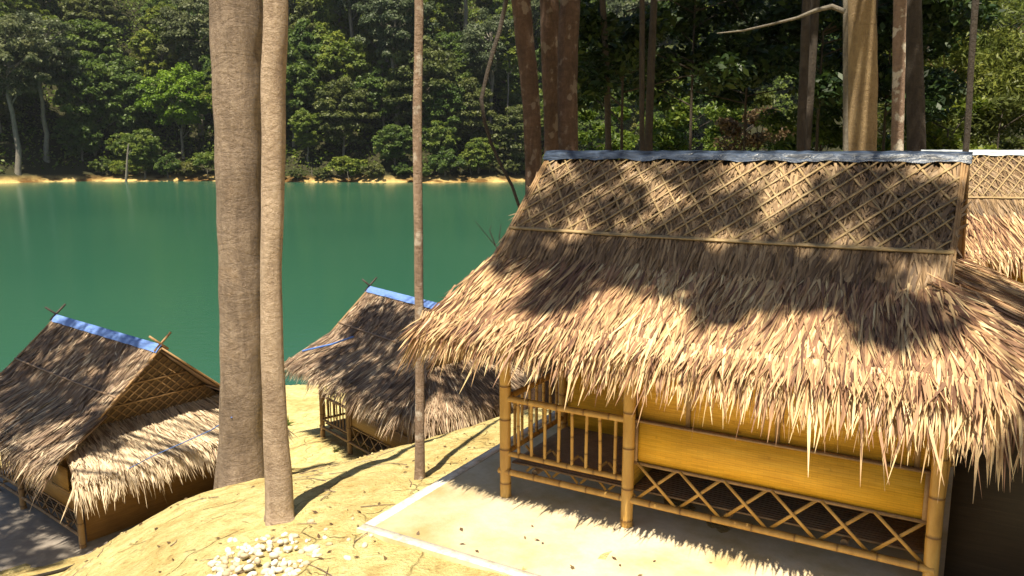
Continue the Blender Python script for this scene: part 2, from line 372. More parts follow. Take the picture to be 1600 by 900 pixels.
def height(X, Y):
    X = np.asarray(X, float); Y = np.asarray(Y, float)
    xc = np.clip(X, -26, 31); yc = np.clip(Y, -9, 48)
    d2 = (xc[..., None] - CP[:, 0]) ** 2 + (yc[..., None] - CP[:, 1]) ** 2
    z = _U(d2) @ _w[:_n] + _w[_n] + _w[_n + 1] * xc + _w[_n + 2] * yc
    z = np.clip(z, -6.5, 6)
    z = z + (.035 * wav(X * 2, Y * 2) + .016 * wav(X * 6.3, Y * 5.9, 2) + .008 * wav(X * 13, Y * 12, 4)) * np.clip((Y < 50) * 1.0, 0, 1)
    z = z + np.clip(X - 31, 0, 260) * .35
    bed = -6.5 - .5 * wav(X / 9, Y / 9)
    k = np.clip((Y - 44) / 12, 0, 1) * np.clip((50 - X) / 30, 0, 1)
    z = z * (1 - k) + bed * k
    dd = Y - shore(X)
    far = WATER - .1 + np.where(dd < 7, dd * .36 * (1 + .5 * np.sin(X / 6.1) * np.sin(X / 2.3 + 1)), 2.5 + (dd - 7) * .62)
    far = far + .5 * wav(X / 3, Y / 3, 1) * np.clip(dd / 3, 0, 1) + 3 * wav(X / 22, Y / 22, 4) * np.clip(dd / 20, 0, 1)
    far = np.minimum(far, 105 + X * 0)
    return np.where(dd > -4, np.maximum(far, bed), z)
def gz(x, y): return float(height(np.array([x]), np.array([y]))[0])
def grid_axis(a): return np.array(sorted(set(np.round(np.concatenate(a), 3))))
gx = grid_axis([np.arange(-13, 7, .11), np.arange(-40, -13, 1), np.arange(7, 50, .8), np.arange(-400, -40, 9), np.arange(50, 401, 9)])
gy = grid_axis([np.arange(3, 20, .11), np.arange(-60, 3, 2.0), np.arange(20, 60, .7), np.arange(60, 172, 8), np.arange(172, 262, 1.6), np.arange(262, 332, 6)])
GX, GY = np.meshgrid(gx, gy)
Z = np.zeros_like(GX)
for i in range(len(gy)): Z[i] = height(GX[i], GY[i])
mb = MB(); nx = len(gx); ny = len(gy)
idx = np.arange(nx * ny).reshape(ny, nx)
mb.add(np.stack([GX, GY, Z], -1).reshape(-1, 3), np.stack([idx[:-1, :-1], idx[:-1, 1:], idx[1:, 1:], idx[1:, :-1]], -1).reshape(-1, 4))
tag(mb.build('ground', M['ground'], None, True), kind='structure')
mb = MB(); mb.add([(-410, 12, WATER), (410, 12, WATER), (410, 230, WATER), (-410, 230, WATER)], [(0, 1, 2, 3)])
tag(mb.build('water', M['water']), 'still green lake water', kind='structure')

# ------------------------------------------------------------------ thatch
def blades(mb, root, dirv, nrm, L, W, lift, droop, c0, seg=3, roll=.42, side=.0):
    """root,dirv,nrm (n,3); L,W,lift,droop (n,) ; c0 (n,)"""
    n = len(root)
    sdv = np.cross(dirv, nrm); sdv /= np.linalg.norm(sdv, axis=1)[:, None]
    ro = rng.normal(0, roll, n)
    sw = sdv * np.cos(ro)[:, None] + nrm * np.sin(ro)[:, None]
    bendv = rng.normal(0, side, n)
    V = []; prof = {3: (.55, 1, .8, .06), 2: (.7, 1, .06)}[seg]
    for i in range(seg + 1):
        f = i / seg
        p = root + dirv * (L * f)[:, None] + nrm * (lift * f)[:, None] + sdv * (bendv * L * f * f)[:, None]
        p[:, 2] -= droop * f * f
        w = W * prof[i] * .5
        V.append(p - sw * w[:, None]); V.append(p + sw * w[:, None])
    V = np.stack(V, 1).reshape(-1, 3); k = 2 * (seg + 1)
    b = np.arange(n) * k
    Q = np.concatenate([np.stack([b + 2 * i, b + 2 * i + 1, b + 2 * i + 3, b + 2 * i + 2], 1) for i in range(seg)])
    C = np.ones((n, k, 4), dtype=np.float32)
    C[:, :, 0] = np.clip(c0, 0, 1)[:, None]
    mb.add(V, Q, C.reshape(-1, 4))

def thatch(mb, T0, T1, B0, B1, rows, per_m, L, W, jit=.12, lift=.03, tone=.5, spread=.25, fringe=0.0, droop=0.02, coherent=.15, up=.0, grow=0, straight=0.0):
    """cover the patch T0-T1 (top edge) / B0-B1 (bottom edge) with overlapping courses of blades"""
    T0, T1, B0, B1 = [np.array(q, float) for q in (T0, T1, B0, B1)]
    N = np.cross(T1 - T0, (B0 + B1) / 2 - (T0 + T1) / 2); N /= np.linalg.norm(N)
    if N[2] < 0: N = -N
    AL = (T1 - T0) / np.linalg.norm(T1 - T0); FALL = np.cross(N, AL); FALL = -FALL if FALL[2] > 0 else FALL
    slope = np.linalg.norm((B0 + B1) / 2 - (T0 + T1) / 2)
    for r in range(rows):
        f = (r + .5) / rows
        a = T0 + (B0 - T0) * f; b = T1 + (B1 - T1) * f
        n = max(int(np.linalg.norm(b - a) * per_m), 2)
        g = (np.arange(n) + rng.uniform(-.6, .6, n)) / n
        ff = f + rng.uniform(-.5, .5, n) / rows
        g = np.clip(g, 0, 1)
        P = (T0 + (B0 - T0) * ff[:, None]) * (1 - g)[:, None] + (T1 + (B1 - T1) * ff[:, None]) * g[:, None]
        D = (B0 - T0) * (1 - g)[:, None] + (B1 - T1) * g[:, None]; D /= np.linalg.norm(D, axis=1)[:, None]
        D = D * (1 - straight) + FALL * straight; D /= np.linalg.norm(D, axis=1)[:, None]
        S = np.cross(D, np.tile(N, (n, 1)))
        an = rng.normal(0, jit, n) + coherent * wav(P[:, 0] * 2.2 + 3, P[:, 1] * 2.2 + P[:, 2], r * .05)
        D = D * np.cos(an)[:, None] + S * np.sin(an)[:, None]
        LL = L * rng.uniform(.65, 1.25, n)
        # root is uphill of its course; depth in the pile grows with a random amount
        P = P - D * (LL * .55)[:, None] + N[None, :] * (rng.uniform(.004, .028, n) + up)[:, None]
        c = tone + rng.normal(0, spread, n) + .18 * wav(P[:, 0] * 1.6, P[:, 1] * 1.6, 1 + r * .03)
        blades(mb, P, D, np.tile(N, (n, 1)), LL, W * rng.uniform(.6, 1.4, n), rng.uniform(.2, 1.4, n) * lift, np.full(n, droop), c, side=.10)
    if fringe:
        for layer in range(3):
            n = int(np.linalg.norm(B1 - B0) * per_m * 1.0)
            g = np.sort(rng.uniform(-.01, 1.01, n)); gl = np.ones(n) if not grow else .85 + grow * g
            P = B0 + (B1 - B0) * g[:, None]
            D = (B0 - T0) * (1 - g)[:, None] + (B1 - T1) * g[:, None]; D /= np.linalg.norm(D, axis=1)[:, None]
            D = D * (1 - straight) + FALL * straight; D /= np.linalg.norm(D, axis=1)[:, None]
            S = np.cross(D, np.tile(N, (n, 1)))
            an = rng.normal(0, jit * 1.25, n) + coherent * 1.3 * wav(g * 9, g * 3, layer)
            D = D * np.cos(an)[:, None] + S * np.sin(an)[:, None]
            D[:, 2] -= rng.uniform(.2, .8, n); D /= np.linalg.norm(D, axis=1)[:, None]
            LL = gl * fringe * rng.uniform(.45, 1.15, n) * (1 + .22 * wav(g * 31, g * 17, layer)) * np.where(rng.random(n) < .08, 1.38, 1)
            P = P - D * (.12) + N[None, :] * rng.uniform(-.03, .03, n)[:, None]
            c = tone + .12 + rng.normal(0, spread, n)
            blades(mb, P, D, np.tile(N, (n, 1)), LL + .12, W * rng.uniform(.6, 1.35, n), rng.uniform(-.02, .03, n), LL * rng.uniform(.1, .45, n), c, roll=.7, side=.08)

def slabpatch(mb, T0, T1, B0, B1, th=.03):
    P = [np.array(q, float) for q in (T0, T1, B1, B0)]
    N = np.cross(P[1] - P[0], P[3] - P[0]); N /= np.linalg.norm(N)
    if N[2] < 0: N = -N
    V = [p for p in P] + [p - N * th for p in P]
    mb.add(V, [(0, 1, 2, 3), (7, 6, 5, 4), (0, 4, 5, 1), (1, 5, 6, 2), (2, 6, 7, 3), (3, 7, 4, 0)], (.25, .5, .5, 1))

def build_hut(loc, deg, label, old=False, dens=1.0, t0=-.35, t1=3.54, ridge_mat='tarp_dark', lattice=True, prow=0.0,
              posts_only=False, window=False, RZ=3.15, tone=.5, finials=(), tz=0.0, back=False, slabw=True, group=None):
    root = empty('bamboo_hut', loc, R(deg)); tag(root, label, 'hut', group)
    th = M['thatch_old'] if old else M['thatch']; tt = M['thatch_old'] if old else M['thatch_top']
    bam = M['bamboo_old'] if old else M['bamboo']; pan = M['panel_old'] if old else M['panel']; panu = M['panel_old'] if old else M['panel_up']
    st = M['strip_brown'] if old else M['strip']
    S0, SB, ZB, SK, ZK = 1.5, .70, RZ - .70, .40, RZ - .96
    e0, e1, ef, eb, ez = t0 - .22, 4.02, -.50, 3.5, 1.70
    PZ = RZ - 1.5 * .864
    if prow: e1 = 4.05
    # roof deck
    m = MB()
    slabpatch(m, (t0, S0, RZ), (t1, S0, RZ), (t0, SK - .02, ZK), (t1, SK - .02, ZK))
    slabpatch(m, (t0, S0, RZ), (t1, S0, RZ), (t0, 3 - SK, ZK), (t1, 3 - SK, ZK))
    if prow:
        slabpatch(m, (t1 - .9, S0, RZ), (t1, S0, RZ), (t1 - .7, -.02, PZ), (t1, -.02, PZ))
        slabpatch(m, (t1 - .9, S0, RZ), (t1, S0, RZ), (t1 - .9, 3.02, PZ), (t1, 3.02, PZ))
    roof = m.build('roof', tt, root)
    sk = MB()
    slabpatch(sk, (t0, SK + .1, ZK + .03), (t1, SK + .1, ZK + .03), (e0, ef, ez), (e1, ef, ez))
    slabpatch(sk, (t0, 2.9 - SK, ZK + .03), (t1, 2.9 - SK, ZK + .03), (e0, eb, ez), (e1, eb, ez))
    slabpatch(sk, (t0, SK, ZK), (t0, 3 - SK, ZK), (e0, ef, ez), (e0, eb, ez))
    er = 4.6 if not prow else 4.4
    tr = t1 - .02
    R0, R1, R2, R3 = (tr, SK - .06, ZK - .02), (tr, 3 - SK, ZK - .02), (er, -.38, 1.66), (er, 3.3, 1.58)
    if not prow: slabpatch(sk, (t1 - .06, SK + .03, ZK), (t1 + .05, SK, ZK), (e1 - .05, ef, ez), (er, -.36, 1.66))
    if prow: R0, R1, R2, R3 = (3.3, -.05, PZ + .02), (3.3, 3.1, PZ + .02), (er, -.35, 1.42), (er, 3.4, 1.42)
    slabpatch(sk, R0, R1, R2, R3)
    skirt = sk.build('skirt_roof', th, root)
    # blades
    m = MB(); pm = 75 * dens
    thatch(m, (t0, S0 - .09, RZ - .075), (t1, S0 - .09, RZ - .075), (t0, SB - .05, ZB - .04), (t1, SB - .05, ZB - .04), 12, pm * .8, .24, .022, jit=.38, lift=.014, tone=tone - .05, spread=.24, droop=0, coherent=.1)
    thatch(m, (t0, SB, ZB + .01), (t1, SB, ZB + .01), (t0, SK, ZK + .01), (t1, SK, ZK + .01), 8, pm, .34, .022, tone=tone - .05, lift=.025)
    if prow:
        thatch(m, (t1 - 1.3, S0 - .10, RZ - .08), (t1, S0 - .10, RZ - .08), (t1 - .7, -.04, PZ), (t1, -.04, PZ), 20, pm * .9, .3, .024, tone=tone - .05, lift=.02, jit=.3)
    if back or prow: thatch(m, (t0, S0 + .2, RZ - .17), (t1, S0 + .2, RZ - .17), (t0, 3 - SK, ZK), (t1, 3 - SK, ZK), 12, 30 * dens, .4, .03)
    m.build('roof_thatch', tt, roof)
    m = MB()
    thatch(m, (t0, SK + .12, ZK + .06), (t1, SK + .12, ZK + .06), (e0, ef, ez), (e1, ef, ez), 13, pm * 1.12, .56, .0235, tone=tone + .01, spread=.29, straight=.7, lift=.045, fringe=.27, grow=.5, jit=.085, droop=.015, coherent=.18)
    thatch(m, (t0, SK, ZK), (t0, 3 - SK, ZK), (e0, ef, ez), (e0, eb, ez), 8, pm * .7, .40, .024, tone=tone, fringe=.36, lift=.04)
    if not prow:
        thatch(m, (t1 - .06, SK + .03, ZK + .05), (t1 + .05, SK, ZK + .05), (e1 - .05, ef, ez + .02), (er, -.36, 1.68), 13, pm * 1.3, .5, .022, tone=tone, spread=.28, lift=.045, fringe=.34, jit=.1)
    thatch(m, R1, R0, R3, R2, 12, pm * 1.1, .42, .019 if not prow else .025, tone=tone + .45 * (prow > 0) - .04 * (not prow), fringe=.36, lift=.05, jit=.14, up=.02 if prow else .03)  # prow hut's side skirt toned lighter, sunlight put into its colour
    # hip blades hide the seams between the skirts
    for (a, b) in (((t0, SK, ZK), (e0, ef, ez)), ((t1 - .1 * (prow > 0), SK, ZK), (e1, ef, ez))):
        a = np.array(a); b = np.array(b); n = int(60 * dens)
        g = rng.uniform(0, 1, n); P = a + (b - a) * g[:, None] + np.array([0, 0, .02])
        D = np.tile((b - a) / np.linalg.norm(b - a), (n, 1)) + rng.normal(0, .16, (n, 3)) * np.array([1, 1, .2]); D /= np.linalg.norm(D, axis=1)[:, None]
        Nn = np.tile(np.array([0, 0, 1.0]), (n, 1)); Nn = Nn - D * (Nn * D).sum(1)[:, None]; Nn /= np.linalg.norm(Nn, axis=1)[:, None]
        blades(m, P, D, Nn, rng.uniform(.25, .45, n), rng.uniform(.015, .03, n), rng.uniform(0, .05, n), np.full(n, .05), tone + rng.normal(0, .22, n))
    n = int(450 * dens)
    if back:
        thatch(m, (t1, 3 - SK, ZK), (t0, 3 - SK, ZK), (e1, eb, ez), (e0, eb, ez), 6, 30 * dens, .5, .035, tone=tone, fringe=.34)
    m.build('skirt_thatch', th, skirt)
    # lattice strips over the upper band
    N = Vector((0, -(RZ - ZK), S0 - SK)).normalized()
    def rp(t, f, h=.035): return Vector((t, S0 + (SB - S0) * f, RZ + (ZB - RZ) * f)) + N * h
    if lattice:
        m = MB(); stp = .195
        for fam, dt in ((0, .72), (1, -.92)):
            x = t0 - 1.2
            while x < t1 + 1.2:
                a, b = x + random.uniform(-.02, .02), x + dt + random.uniform(-.03, .03); f0, f1 = 0.04, 1
                # clip to the roof
                def tt_(f): return a + (b - a) * f
                lo, hi = t0 + .03, t1 - .03
                if dt > 0:
                    if a < lo: f0 = max(f0, (lo - a) / (b - a))
                    if b > hi: f1 = min(f1, (hi - a) / (b - a))
                else:
                    if a > hi: f0 = max(f0, (hi - a) / (b - a))
                    if b < lo: f1 = min(f1, (lo - a) / (b - a))
                if f1 - f0 > .08:
                    m.bar(rp(tt_(f0), f0, .036 + .008 * fam), rp(tt_(f1), f1, .036 + .008 * fam), .015 + .007 * random.random(), .006, N, bend=random.uniform(-.012, .012), seg=4)
                x += stp
        m.build('lattice_strips', M['strip'], roof)
    m = MB()
    m.bar(rp(t0, 1, .05), rp(t1, 1, .05), .032, .014, N, bend=.012, seg=6)
    if lattice: m.bar(rp(t0 + .9, 1.02, .052), rp(t1 - .4, 1.015, .055), .02, .012, N, seg=4)
    m.build('band_rail', M['strip'] if not old else M['thatch_old'], roof)
    # rakes
    for tt_ in ((t0, t1) if not prow else (t0,)):
        sg = 1 if tt_ == t1 else -1; m = MB()
        for k in range(3):
            o_ = sg * (.0 + .022 * k) - sg * .03
            m.bar((tt_ + o_, S0, RZ + .05 - .01 * k), (tt_ + o_, SK - .05, ZK + .0 - .01 * k), .016, .018, N, bend=.01 * (k - 1), seg=4)
            m.bar((tt_ + o_, S0, RZ + .03 - .01 * k), (tt_ + o_, 3 - SK, ZK), .026, .02, (0, .6, .8))
        m.build('rake_strips', M['strip_brown'], roof)
    if prow:
        m = MB()
        m.bar((t1 + .01, S0, RZ + .02), (t1 + .01, -.06, PZ - .02), .055, .03, N, seg=3, bend=.02)
        m.bar((t1 + .01, S0, RZ + .02), (t1 + .01, 3.06, PZ - .02), .055, .03, (0, .6, .8), seg=3)
        m.build('rake_strips', M['strip_brown'], roof)
    # gables of woven bamboo
    for tt_, nm in ((t0 + .08, 'gable'),) + (() if prow else ((t1 - .08, 'gable'),)):
        m = MB()
        m.add([(tt_, SK + .05, ZK), (tt_, 3 - SK - .05, ZK), (tt_, S0, RZ - .06), (tt_ + .02, SK + .05, ZK), (tt_ + .02, 3 - SK - .05, ZK), (tt_ + .02, S0, RZ - .06)], [(0, 2, 1), (3, 4, 5)])
        g = m.build(nm, M['strip_brown'] if not old else M['panel_old'], root)
        m = MB(); x = SK + .12
        while x < 3 - SK - .1:
            zt = RZ - .07 - abs(x - S0) * (RZ - ZK) / (S0 - SK)
            if zt > ZK + .02: m.bar((tt_ + .03, x, ZK - .02), (tt_ + .03, x, zt), .02, .012, (1, 0, 0))
            x += .055
        m.build('gable_slats', M['strip_brown'], g)
    if prow:      # wide leaning gable closed with a diamond lattice, its top further out than its foot
        A_ = Vector((t1 - .5, .06, PZ - .03)); B_ = Vector((t1 - .5, 2.94, PZ - .03)); T_ = Vector((t1 - .08, S0, RZ - .07))
        Ng = (B_ - A_).cross(T_ - A_).normalized()
        if Ng.x < 0: Ng = -Ng
        m = MB(); m.add([tuple(A_), tuple(B_), tuple(T_), tuple(A_ - Ng * .02), tuple(B_ - Ng * .02), tuple(T_ - Ng * .02)], [(0, 1, 2), (5, 4, 3)])
        g = m.build('gable', M['gable_shade'], root); m = MB()
        for k in range(1, 15):
            f = k / 15
            m.bar(A_.lerp(T_, f) + Ng * .012, A_.lerp(B_, f) + Ng * .012, .024, .006, Ng)
            m.bar(B_.lerp(T_, f) + Ng * .022, B_.lerp(A_, f) + Ng * .022, .024, .006, Ng)
        for k in (0.02, .33, .62): m.bar(A_.lerp(T_, k) + Ng * .035, B_.lerp(T_, k) + Ng * .035, .03, .02, Ng)
        m.build('gable_lattice', M['bamboo_old'], g)
    # ridge wrap
    m = MB(); n = 46; V = []; w = .095 if ridge_mat != 'tarp_blue' else .13
    for i in range(n + 1):
        t = t0 - .04 + (t1 - t0 + .08) * i / n
        kb = ridge_mat != 'tarp_blue'; ww = w * (1 + (.1 * math.sin(i * 1.1) + random.uniform(-.07, .07)) * kb + .02 * math.sin(i)); hh = random.uniform(0, .010 if kb else .002)
        for q in (-1.0, -.45, 0, .45, 1.0):
            V.append((t, S0 + q * ww * .85, RZ + .082 + hh - abs(q) * ww * .95 + (.008 if abs(q) == .45 else 0)))
    Q = [(i * 5 + k, (i + 1) * 5 + k, (i + 1) * 5 + k + 1, i * 5 + k + 1) for i in range(n) for k in range(4)]
    m.add(V, Q); m.build('ridge_cover', M[ridge_mat], roof, True)
    for side in finials:
        x = t0 if side == 0 else t1
        m = MB()
        m.bar((x, S0 - .12, RZ - .02), (x, S0 + .20, RZ + .26), .035, .02, (1, 0, 0))
        m.bar((x + .025, S0 + .12, RZ - .02), (x + .025, S0 - .20, RZ + .26), .035, .02, (1, 0, 0))
        m.build('crossed_finial', M['finial'] if side == 0 else M['strip_brown'], roof)
    # frame
    pts = [(0, 0), (1.23, 0), (3.6, 0), (0, 3), (3.6, 3), (0, 1.2), (1.23, 1.2)]
    for (x, y) in pts:
        m = MB(); m.bamboo((x, y, -.05), (x, y, 1.84 if y == 0 or y == 3 else 2.1), .0535 if (x, y) != (0, 1.2) else .045, .34, 16); m.build('post', bam, root, True)
    m = MB(); m.bamboo((-.06, -.02, .26), (3.62, -.03, .26), .030, .3); m.build('bottom_rail', bam, root, True)
    m = MB(); m.bamboo((0.02, 0, .97), (1.24, 0, .97), .030, .26); m.build('top_rail', bam, root, True)
    m = MB(); m.bamboo((0.02, 0, .435), (1.2, 0, .435), .026, .26); m.build('middle_rail', bam, root, True)
    for k in range(8):
        x = .14 + k * .138; m = MB(); m.bamboo((x, .004, .44), (x + random.uniform(-.012, .012), 0, .96), .0155, .2, 8); m.build('baluster', bam, root, True)
    m = MB(); m.bamboo((0, 0, .97), (0, 1.2, .97), .03, .26); m.build('side_rail', bam, root, True)
    for zz in (.435,):
        m = MB(); m.bamboo((0, 0, zz), (0, 1.2, zz), .026, .26); m.build('side_rail', bam, root, True)
    for k in range(7):
        y = .17 + k * .145; m = MB(); m.bamboo((0, y, .44), (0, y, .96), .015, .2, 8); m.build('baluster', bam, root, True)
    # floor of split bamboo
    m = MB(); y = .05
    while y < 2.98:
        m.box(.04, 3.56, y, y + .034, .325, .34); y += .042
    m.build('floor', M['bamboo_old'], root)
    m = MB()
    for x in (.3, 1.2, 2.1, 3.0): m.bamboo((x, .02, .29), (x, 2.98, .29), .03)
    m.build('floor_beams', M['bamboo_old'], root, True)
    # walls
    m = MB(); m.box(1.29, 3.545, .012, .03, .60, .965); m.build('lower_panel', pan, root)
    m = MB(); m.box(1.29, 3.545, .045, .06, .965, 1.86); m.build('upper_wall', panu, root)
    m = MB(); m.box(1.27, 3.56, -.012, .044, .968, .985); m.box(1.29, 3.545, -.006, .010, .585, .61)
    for x in (1.72, 2.44, 3.43): m.box(x, x + .035, .03, .0435, .986, 1.84)
    m.box(3.51, 3.545, -.004, .0115, .61, .967); m.box(1.29, 1.315, -.004, .0115, .61, .967)
    m.build('wall_trim', M['strip_brown'], root)
    m = MB(); m.box(0.05, 1.2, 1.2, 1.215, .33, 1.0); m.box(.05, 1.2, 1.205, 1.22, 1.004, 2.15); m.build('veranda_wall', pan, root)
    m = MB(); m.box(.05, 1.2, 1.18, 1.199, .99, 1.012); m.box(.6, .625, 1.185, 1.199, 1.012, 2.1); m.build('veranda_trim', M['strip_brown'], root)
    m = MB(); m.box(1.235, 1.25, .06, 1.18, .33, 1.9); m.build('room_wall', panu, root)
    m = MB(); m.box(3.6, 3.615, .07, 2.93, .1, 1.78); m.build('side_wall', panu if not old else M['panel_old_shade'], root)
    m = MB(); m.box(.05, 3.55, 3.0, 3.015, .1, 1.86); m.build('back_wall', panu, root)
    m = MB(); m.box(-.006, .006, 1.26, 2.95, .34, 1.78); m.build('side_wall', panu, root)
    # X lattice below the panel
    m = MB(); c = 2.25 / 6
    for k in range(6):
        x = 1.30 + k * c
        m.bar((x + .02, -.004, .60), (x + c * .98, -.004, .275), .026, .008, (0, 1, 0)); m.bar((x + .02, .008, .275), (x + c * .98, .008, .60), .026, .008, (0, 1, 0))
    m.build('cross_lattice', bam, root)
    m = MB()
    for k in range(4):
        x = .05 + k * .29
        m.bar((x, .3, .42), (x + .27, .3, .15), .024, .008, (0, 1, 0)); m.bar((x, .312, .15), (x + .27, .312, .42), .024, .008, (0, 1, 0))
    m.build('cross_lattice', bam, root)
    if window:
        m = MB(); m.box(2.9, 3.5, -.10, -.085, 1.0, 1.4); m.box(2.88, 3.52, -.11, -.05, .99, 1.02); w_ = m.build('window_shutter', M['panel_old'], root)
    return root

AX, AY = -.06, 7.34
big = build_hut((AX, AY, 0.03), -30.4, 'large thatched bamboo hut with diamond lattice and dark blue ridge wrap, nearest on the right', back=False, dens=1.3)
m = MB(); m.box(3.68, 6.6, .14, .17, -.02, 1.7); m.build('shade_sheet', M['shade_sheet_dark'], big)  # dark sheet added to stand for the deep shade beside the hut
# slab under the big hut
so = empty('concrete_slab', (AX, AY, 0), R(-30.4))
m = MB(); m.box(-.77, 7.5, -1.24, 3.5, -.25, .035); s_ = m.build('slab_deck', M['slab'], so)
m = MB(); m.box(-.77, 7.5, -1.24, -1.13, .0352, .0385); m.box(-.77, -.66, -1.128, 3.5, .0352, .0385); m.build('slab_rim', M['slab_rim'], so)
tag(so, 'pale sunlit concrete slab under the large hut', 'slab')
# hut by the left edge
dL = np.array([math.cos(R(-38.7)), math.sin(R(-38.7))]); cL = np.array([-7.08, 12.6]); aL = cL - 3.6 * dL
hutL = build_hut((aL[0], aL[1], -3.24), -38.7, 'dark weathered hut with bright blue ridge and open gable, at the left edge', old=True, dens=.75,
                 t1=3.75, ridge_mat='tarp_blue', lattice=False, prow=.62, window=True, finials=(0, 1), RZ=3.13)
hutM = build_hut((-4.23, 17.5, -3.1), -50.0, 'small weathered hut by the lakeshore behind the thin trunk, with blue ridge strip', old=True, dens=.6,
                 ridge_mat='tarp_blue', lattice=False, finials=(0,), RZ=3.15)
hutR = build_hut((6.9, 12.6, -0.03), -3.0, 'partly hidden hut with silver ridge and lattice at the right edge behind the large hut', dens=.5, ridge_mat='tarp_silver', t0=.0, t1=4.2, RZ=3.2)
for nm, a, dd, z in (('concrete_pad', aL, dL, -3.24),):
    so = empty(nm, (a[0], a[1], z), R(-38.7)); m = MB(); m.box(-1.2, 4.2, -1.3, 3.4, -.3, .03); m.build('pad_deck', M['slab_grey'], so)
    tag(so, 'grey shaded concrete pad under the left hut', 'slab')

# ------------------------------------------------------------------ trees and plants
def leafcloud(mb, P, size, n_out=None, asp=.5, tone=None, flat=.55, seg=1):
    n = len(P)
    N = rng.normal(0, 1, (n, 3)); N[:, 2] = np.abs(N[:, 2]) + flat; N /= np.linalg.norm(N, axis=1)[:, None]
    if n_out is not None: N = N + n_out * .9; N /= np.linalg.norm(N, axis=1)[:, None]
    D = rng.normal(0, 1, (n, 3)); D[:, 2] -= .3; D -= N * (D * N).sum(1)[:, None]; D /= np.linalg.norm(D, axis=1)[:, None]
    S = np.cross(D, N); sz = size * rng.uniform(.6, 1.4, n)
    a = P - D * (sz * .5)[:, None]; b = P + S * (sz * asp * .5)[:, None]; c = P + D * (sz * .5)[:, None] - N * (sz * .15)[:, None]; d = P - S * (sz * asp * .5)[:, None]
    V = np.stack([a, b, c, d], 1).reshape(-1, 3); q = np.arange(n) * 4
    t = np.clip(tone if tone is not None else rng.normal(.5, .25, n), 0, 1)
    C = np.ones((n, 4, 4), dtype=np.float32); C[:, :, 0] = t[:, None]
    mb.add(V, np.stack([q, q + 1, q + 2, q + 3], 1), C.reshape(-1, 4))

def crown_mesh(name, mat, H, Rr, z0, nclump, nleaf, size, shape='round', asp=.6, seed=0):
    """crown of nclump leaf clumps spread over an uneven envelope from z0 to H"""
    r = np.random.default_rng(seed); m = MB(); limbs = []
    hz = (H - z0) / 2; cz = z0 + hz
    nclump = int(nclump * 2.1)
    for i in range(nclump):
        u = r.normal(0, 1, 3); u /= np.linalg.norm(u); u[2] = u[2] * .85 + .12
        rad = r.uniform(.55, 1.0) * (1 + .25 * math.sin(3 * math.atan2(u[1], u[0]) + seed) * (1 - abs(u[2])))
        if shape == 'tiered': u[2] = round(u[2] * 3) / 3
        c = np.array([u[0] * Rr * rad, u[1] * Rr * rad, cz + u[2] * hz * rad])
        if shape == 'cone': c[:2] *= max(.15, 1 - (c[2] - z0) / (H - z0))
        cr = Rr * r.uniform(.13, .25)
        n = int(nleaf * r.uniform(.6, 1.4) * .62)
        d = r.normal(0, 1, (n, 3)); d /= np.linalg.norm(d, axis=1)[:, None]
        d[:, 2] = np.where(d[:, 2] < -.3, -d[:, 2] * .5, d[:, 2])
        q = d * (cr * r.uniform(.5, 1.05, n) ** .7)[:, None] * np.array([1, 1, .85])
        tone = r.uniform(.2, .8) + r.normal(0, .14, n)
        leafcloud(m, c + q, size, d, asp, tone, .2)
        limbs.append(c)
    return m, limbs

def trunk_mb(m, p0, H, r0, lean=(0, 0), seed=0, n=8, flare=1.5):
    r = np.random.default_rng(seed + 99); pts = []; rad = []
    for i in range(9):
        f = i / 8
        pts.append((p0[0] + lean[0] * f + r.normal(0, .012) * H * (0 < i), p0[1] + lean[1] * f + r.normal(0, .012) * H * (0 < i), p0[2] + H * f))
        rad.append(r0 * (1 - .65 * f) * (flare if i == 0 else 1))
    m.tube(pts, rad, n); return pts

protos = []
def proto(kind, mat, H, Rr, z0, nc, nl, size, shape='round', bark='bark_far', seed=0, tr=.35, asp=.65):
    """hidden away at its own first place in the forest later: returns crown and trunk meshes"""
    m, limbs = crown_mesh('crown', mat, H, Rr, z0, nc, nl, size, shape, asp, seed)
    c = m.build('crown', M[mat])
    m = MB(); pts = trunk_mb(m, (0, 0, -1.5), H * .85 + 1.5, tr, seed=seed)
    for q in limbs[::9]:
        z = max(z0 * .8, q[2] - Rr * .5); b = Vector((0, 0, z))
        m.tube([b, b.lerp(Vector(q), .5) + Vector((0, 0, -.3)), q], [tr * .35, tr * .22, tr * .1], 5, cap=False)
    t = m.build('trunk', M[bark], None, True)
    protos.append((kind, c, t)); return len(protos) - 1
# ---- far forest: kinds of tree
P_dark = [proto('dense dark green tree', 'leaf_dark', 20, 6.2, 2, 95, 170, .66, seed=1), proto('dense dark green tree', 'leaf_dark', 16, 6.6, 1, 95, 170, .64, seed=2)]
P_mid = [proto('leafy mid green tree', 'leaf_mid', 18, 6.4, 1.5, 95, 170, .66, seed=3), proto('leafy mid green tree', 'leaf_mid', 14, 5.6, .8, 85, 160, .6, seed=4), proto('leafy mid green tree', 'leaf_mid', 23, 5.8, 5, 90, 160, .64, seed=11)]
P_olive = [proto('olive green tree', 'leaf_olive', 19, 6.8, 2, 95, 160, .64, 'tiered', seed=5), proto('olive green tree', 'leaf_olive', 12, 5.2, .8, 75, 150, .55, seed=6)]
P_grey = [proto('tall grey-green tree', 'leaf_grey', 30, 7.6, 13, 70, 150, .6, 'tiered', seed=7, tr=.6)]
P_bright = [proto('vivid light green tree', 'leaf_bright', 21, 7.6, 5, 75, 190, .6, seed=8)]
P_slim = [proto('slender pale-trunked tree', 'leaf_mid', 24, 3.4, 14, 36, 130, .55, seed=9, tr=.26), proto('slender pale-trunked tree', 'leaf_dark', 21, 3.0, 12, 34, 120, .5, seed=10, tr=.24)]
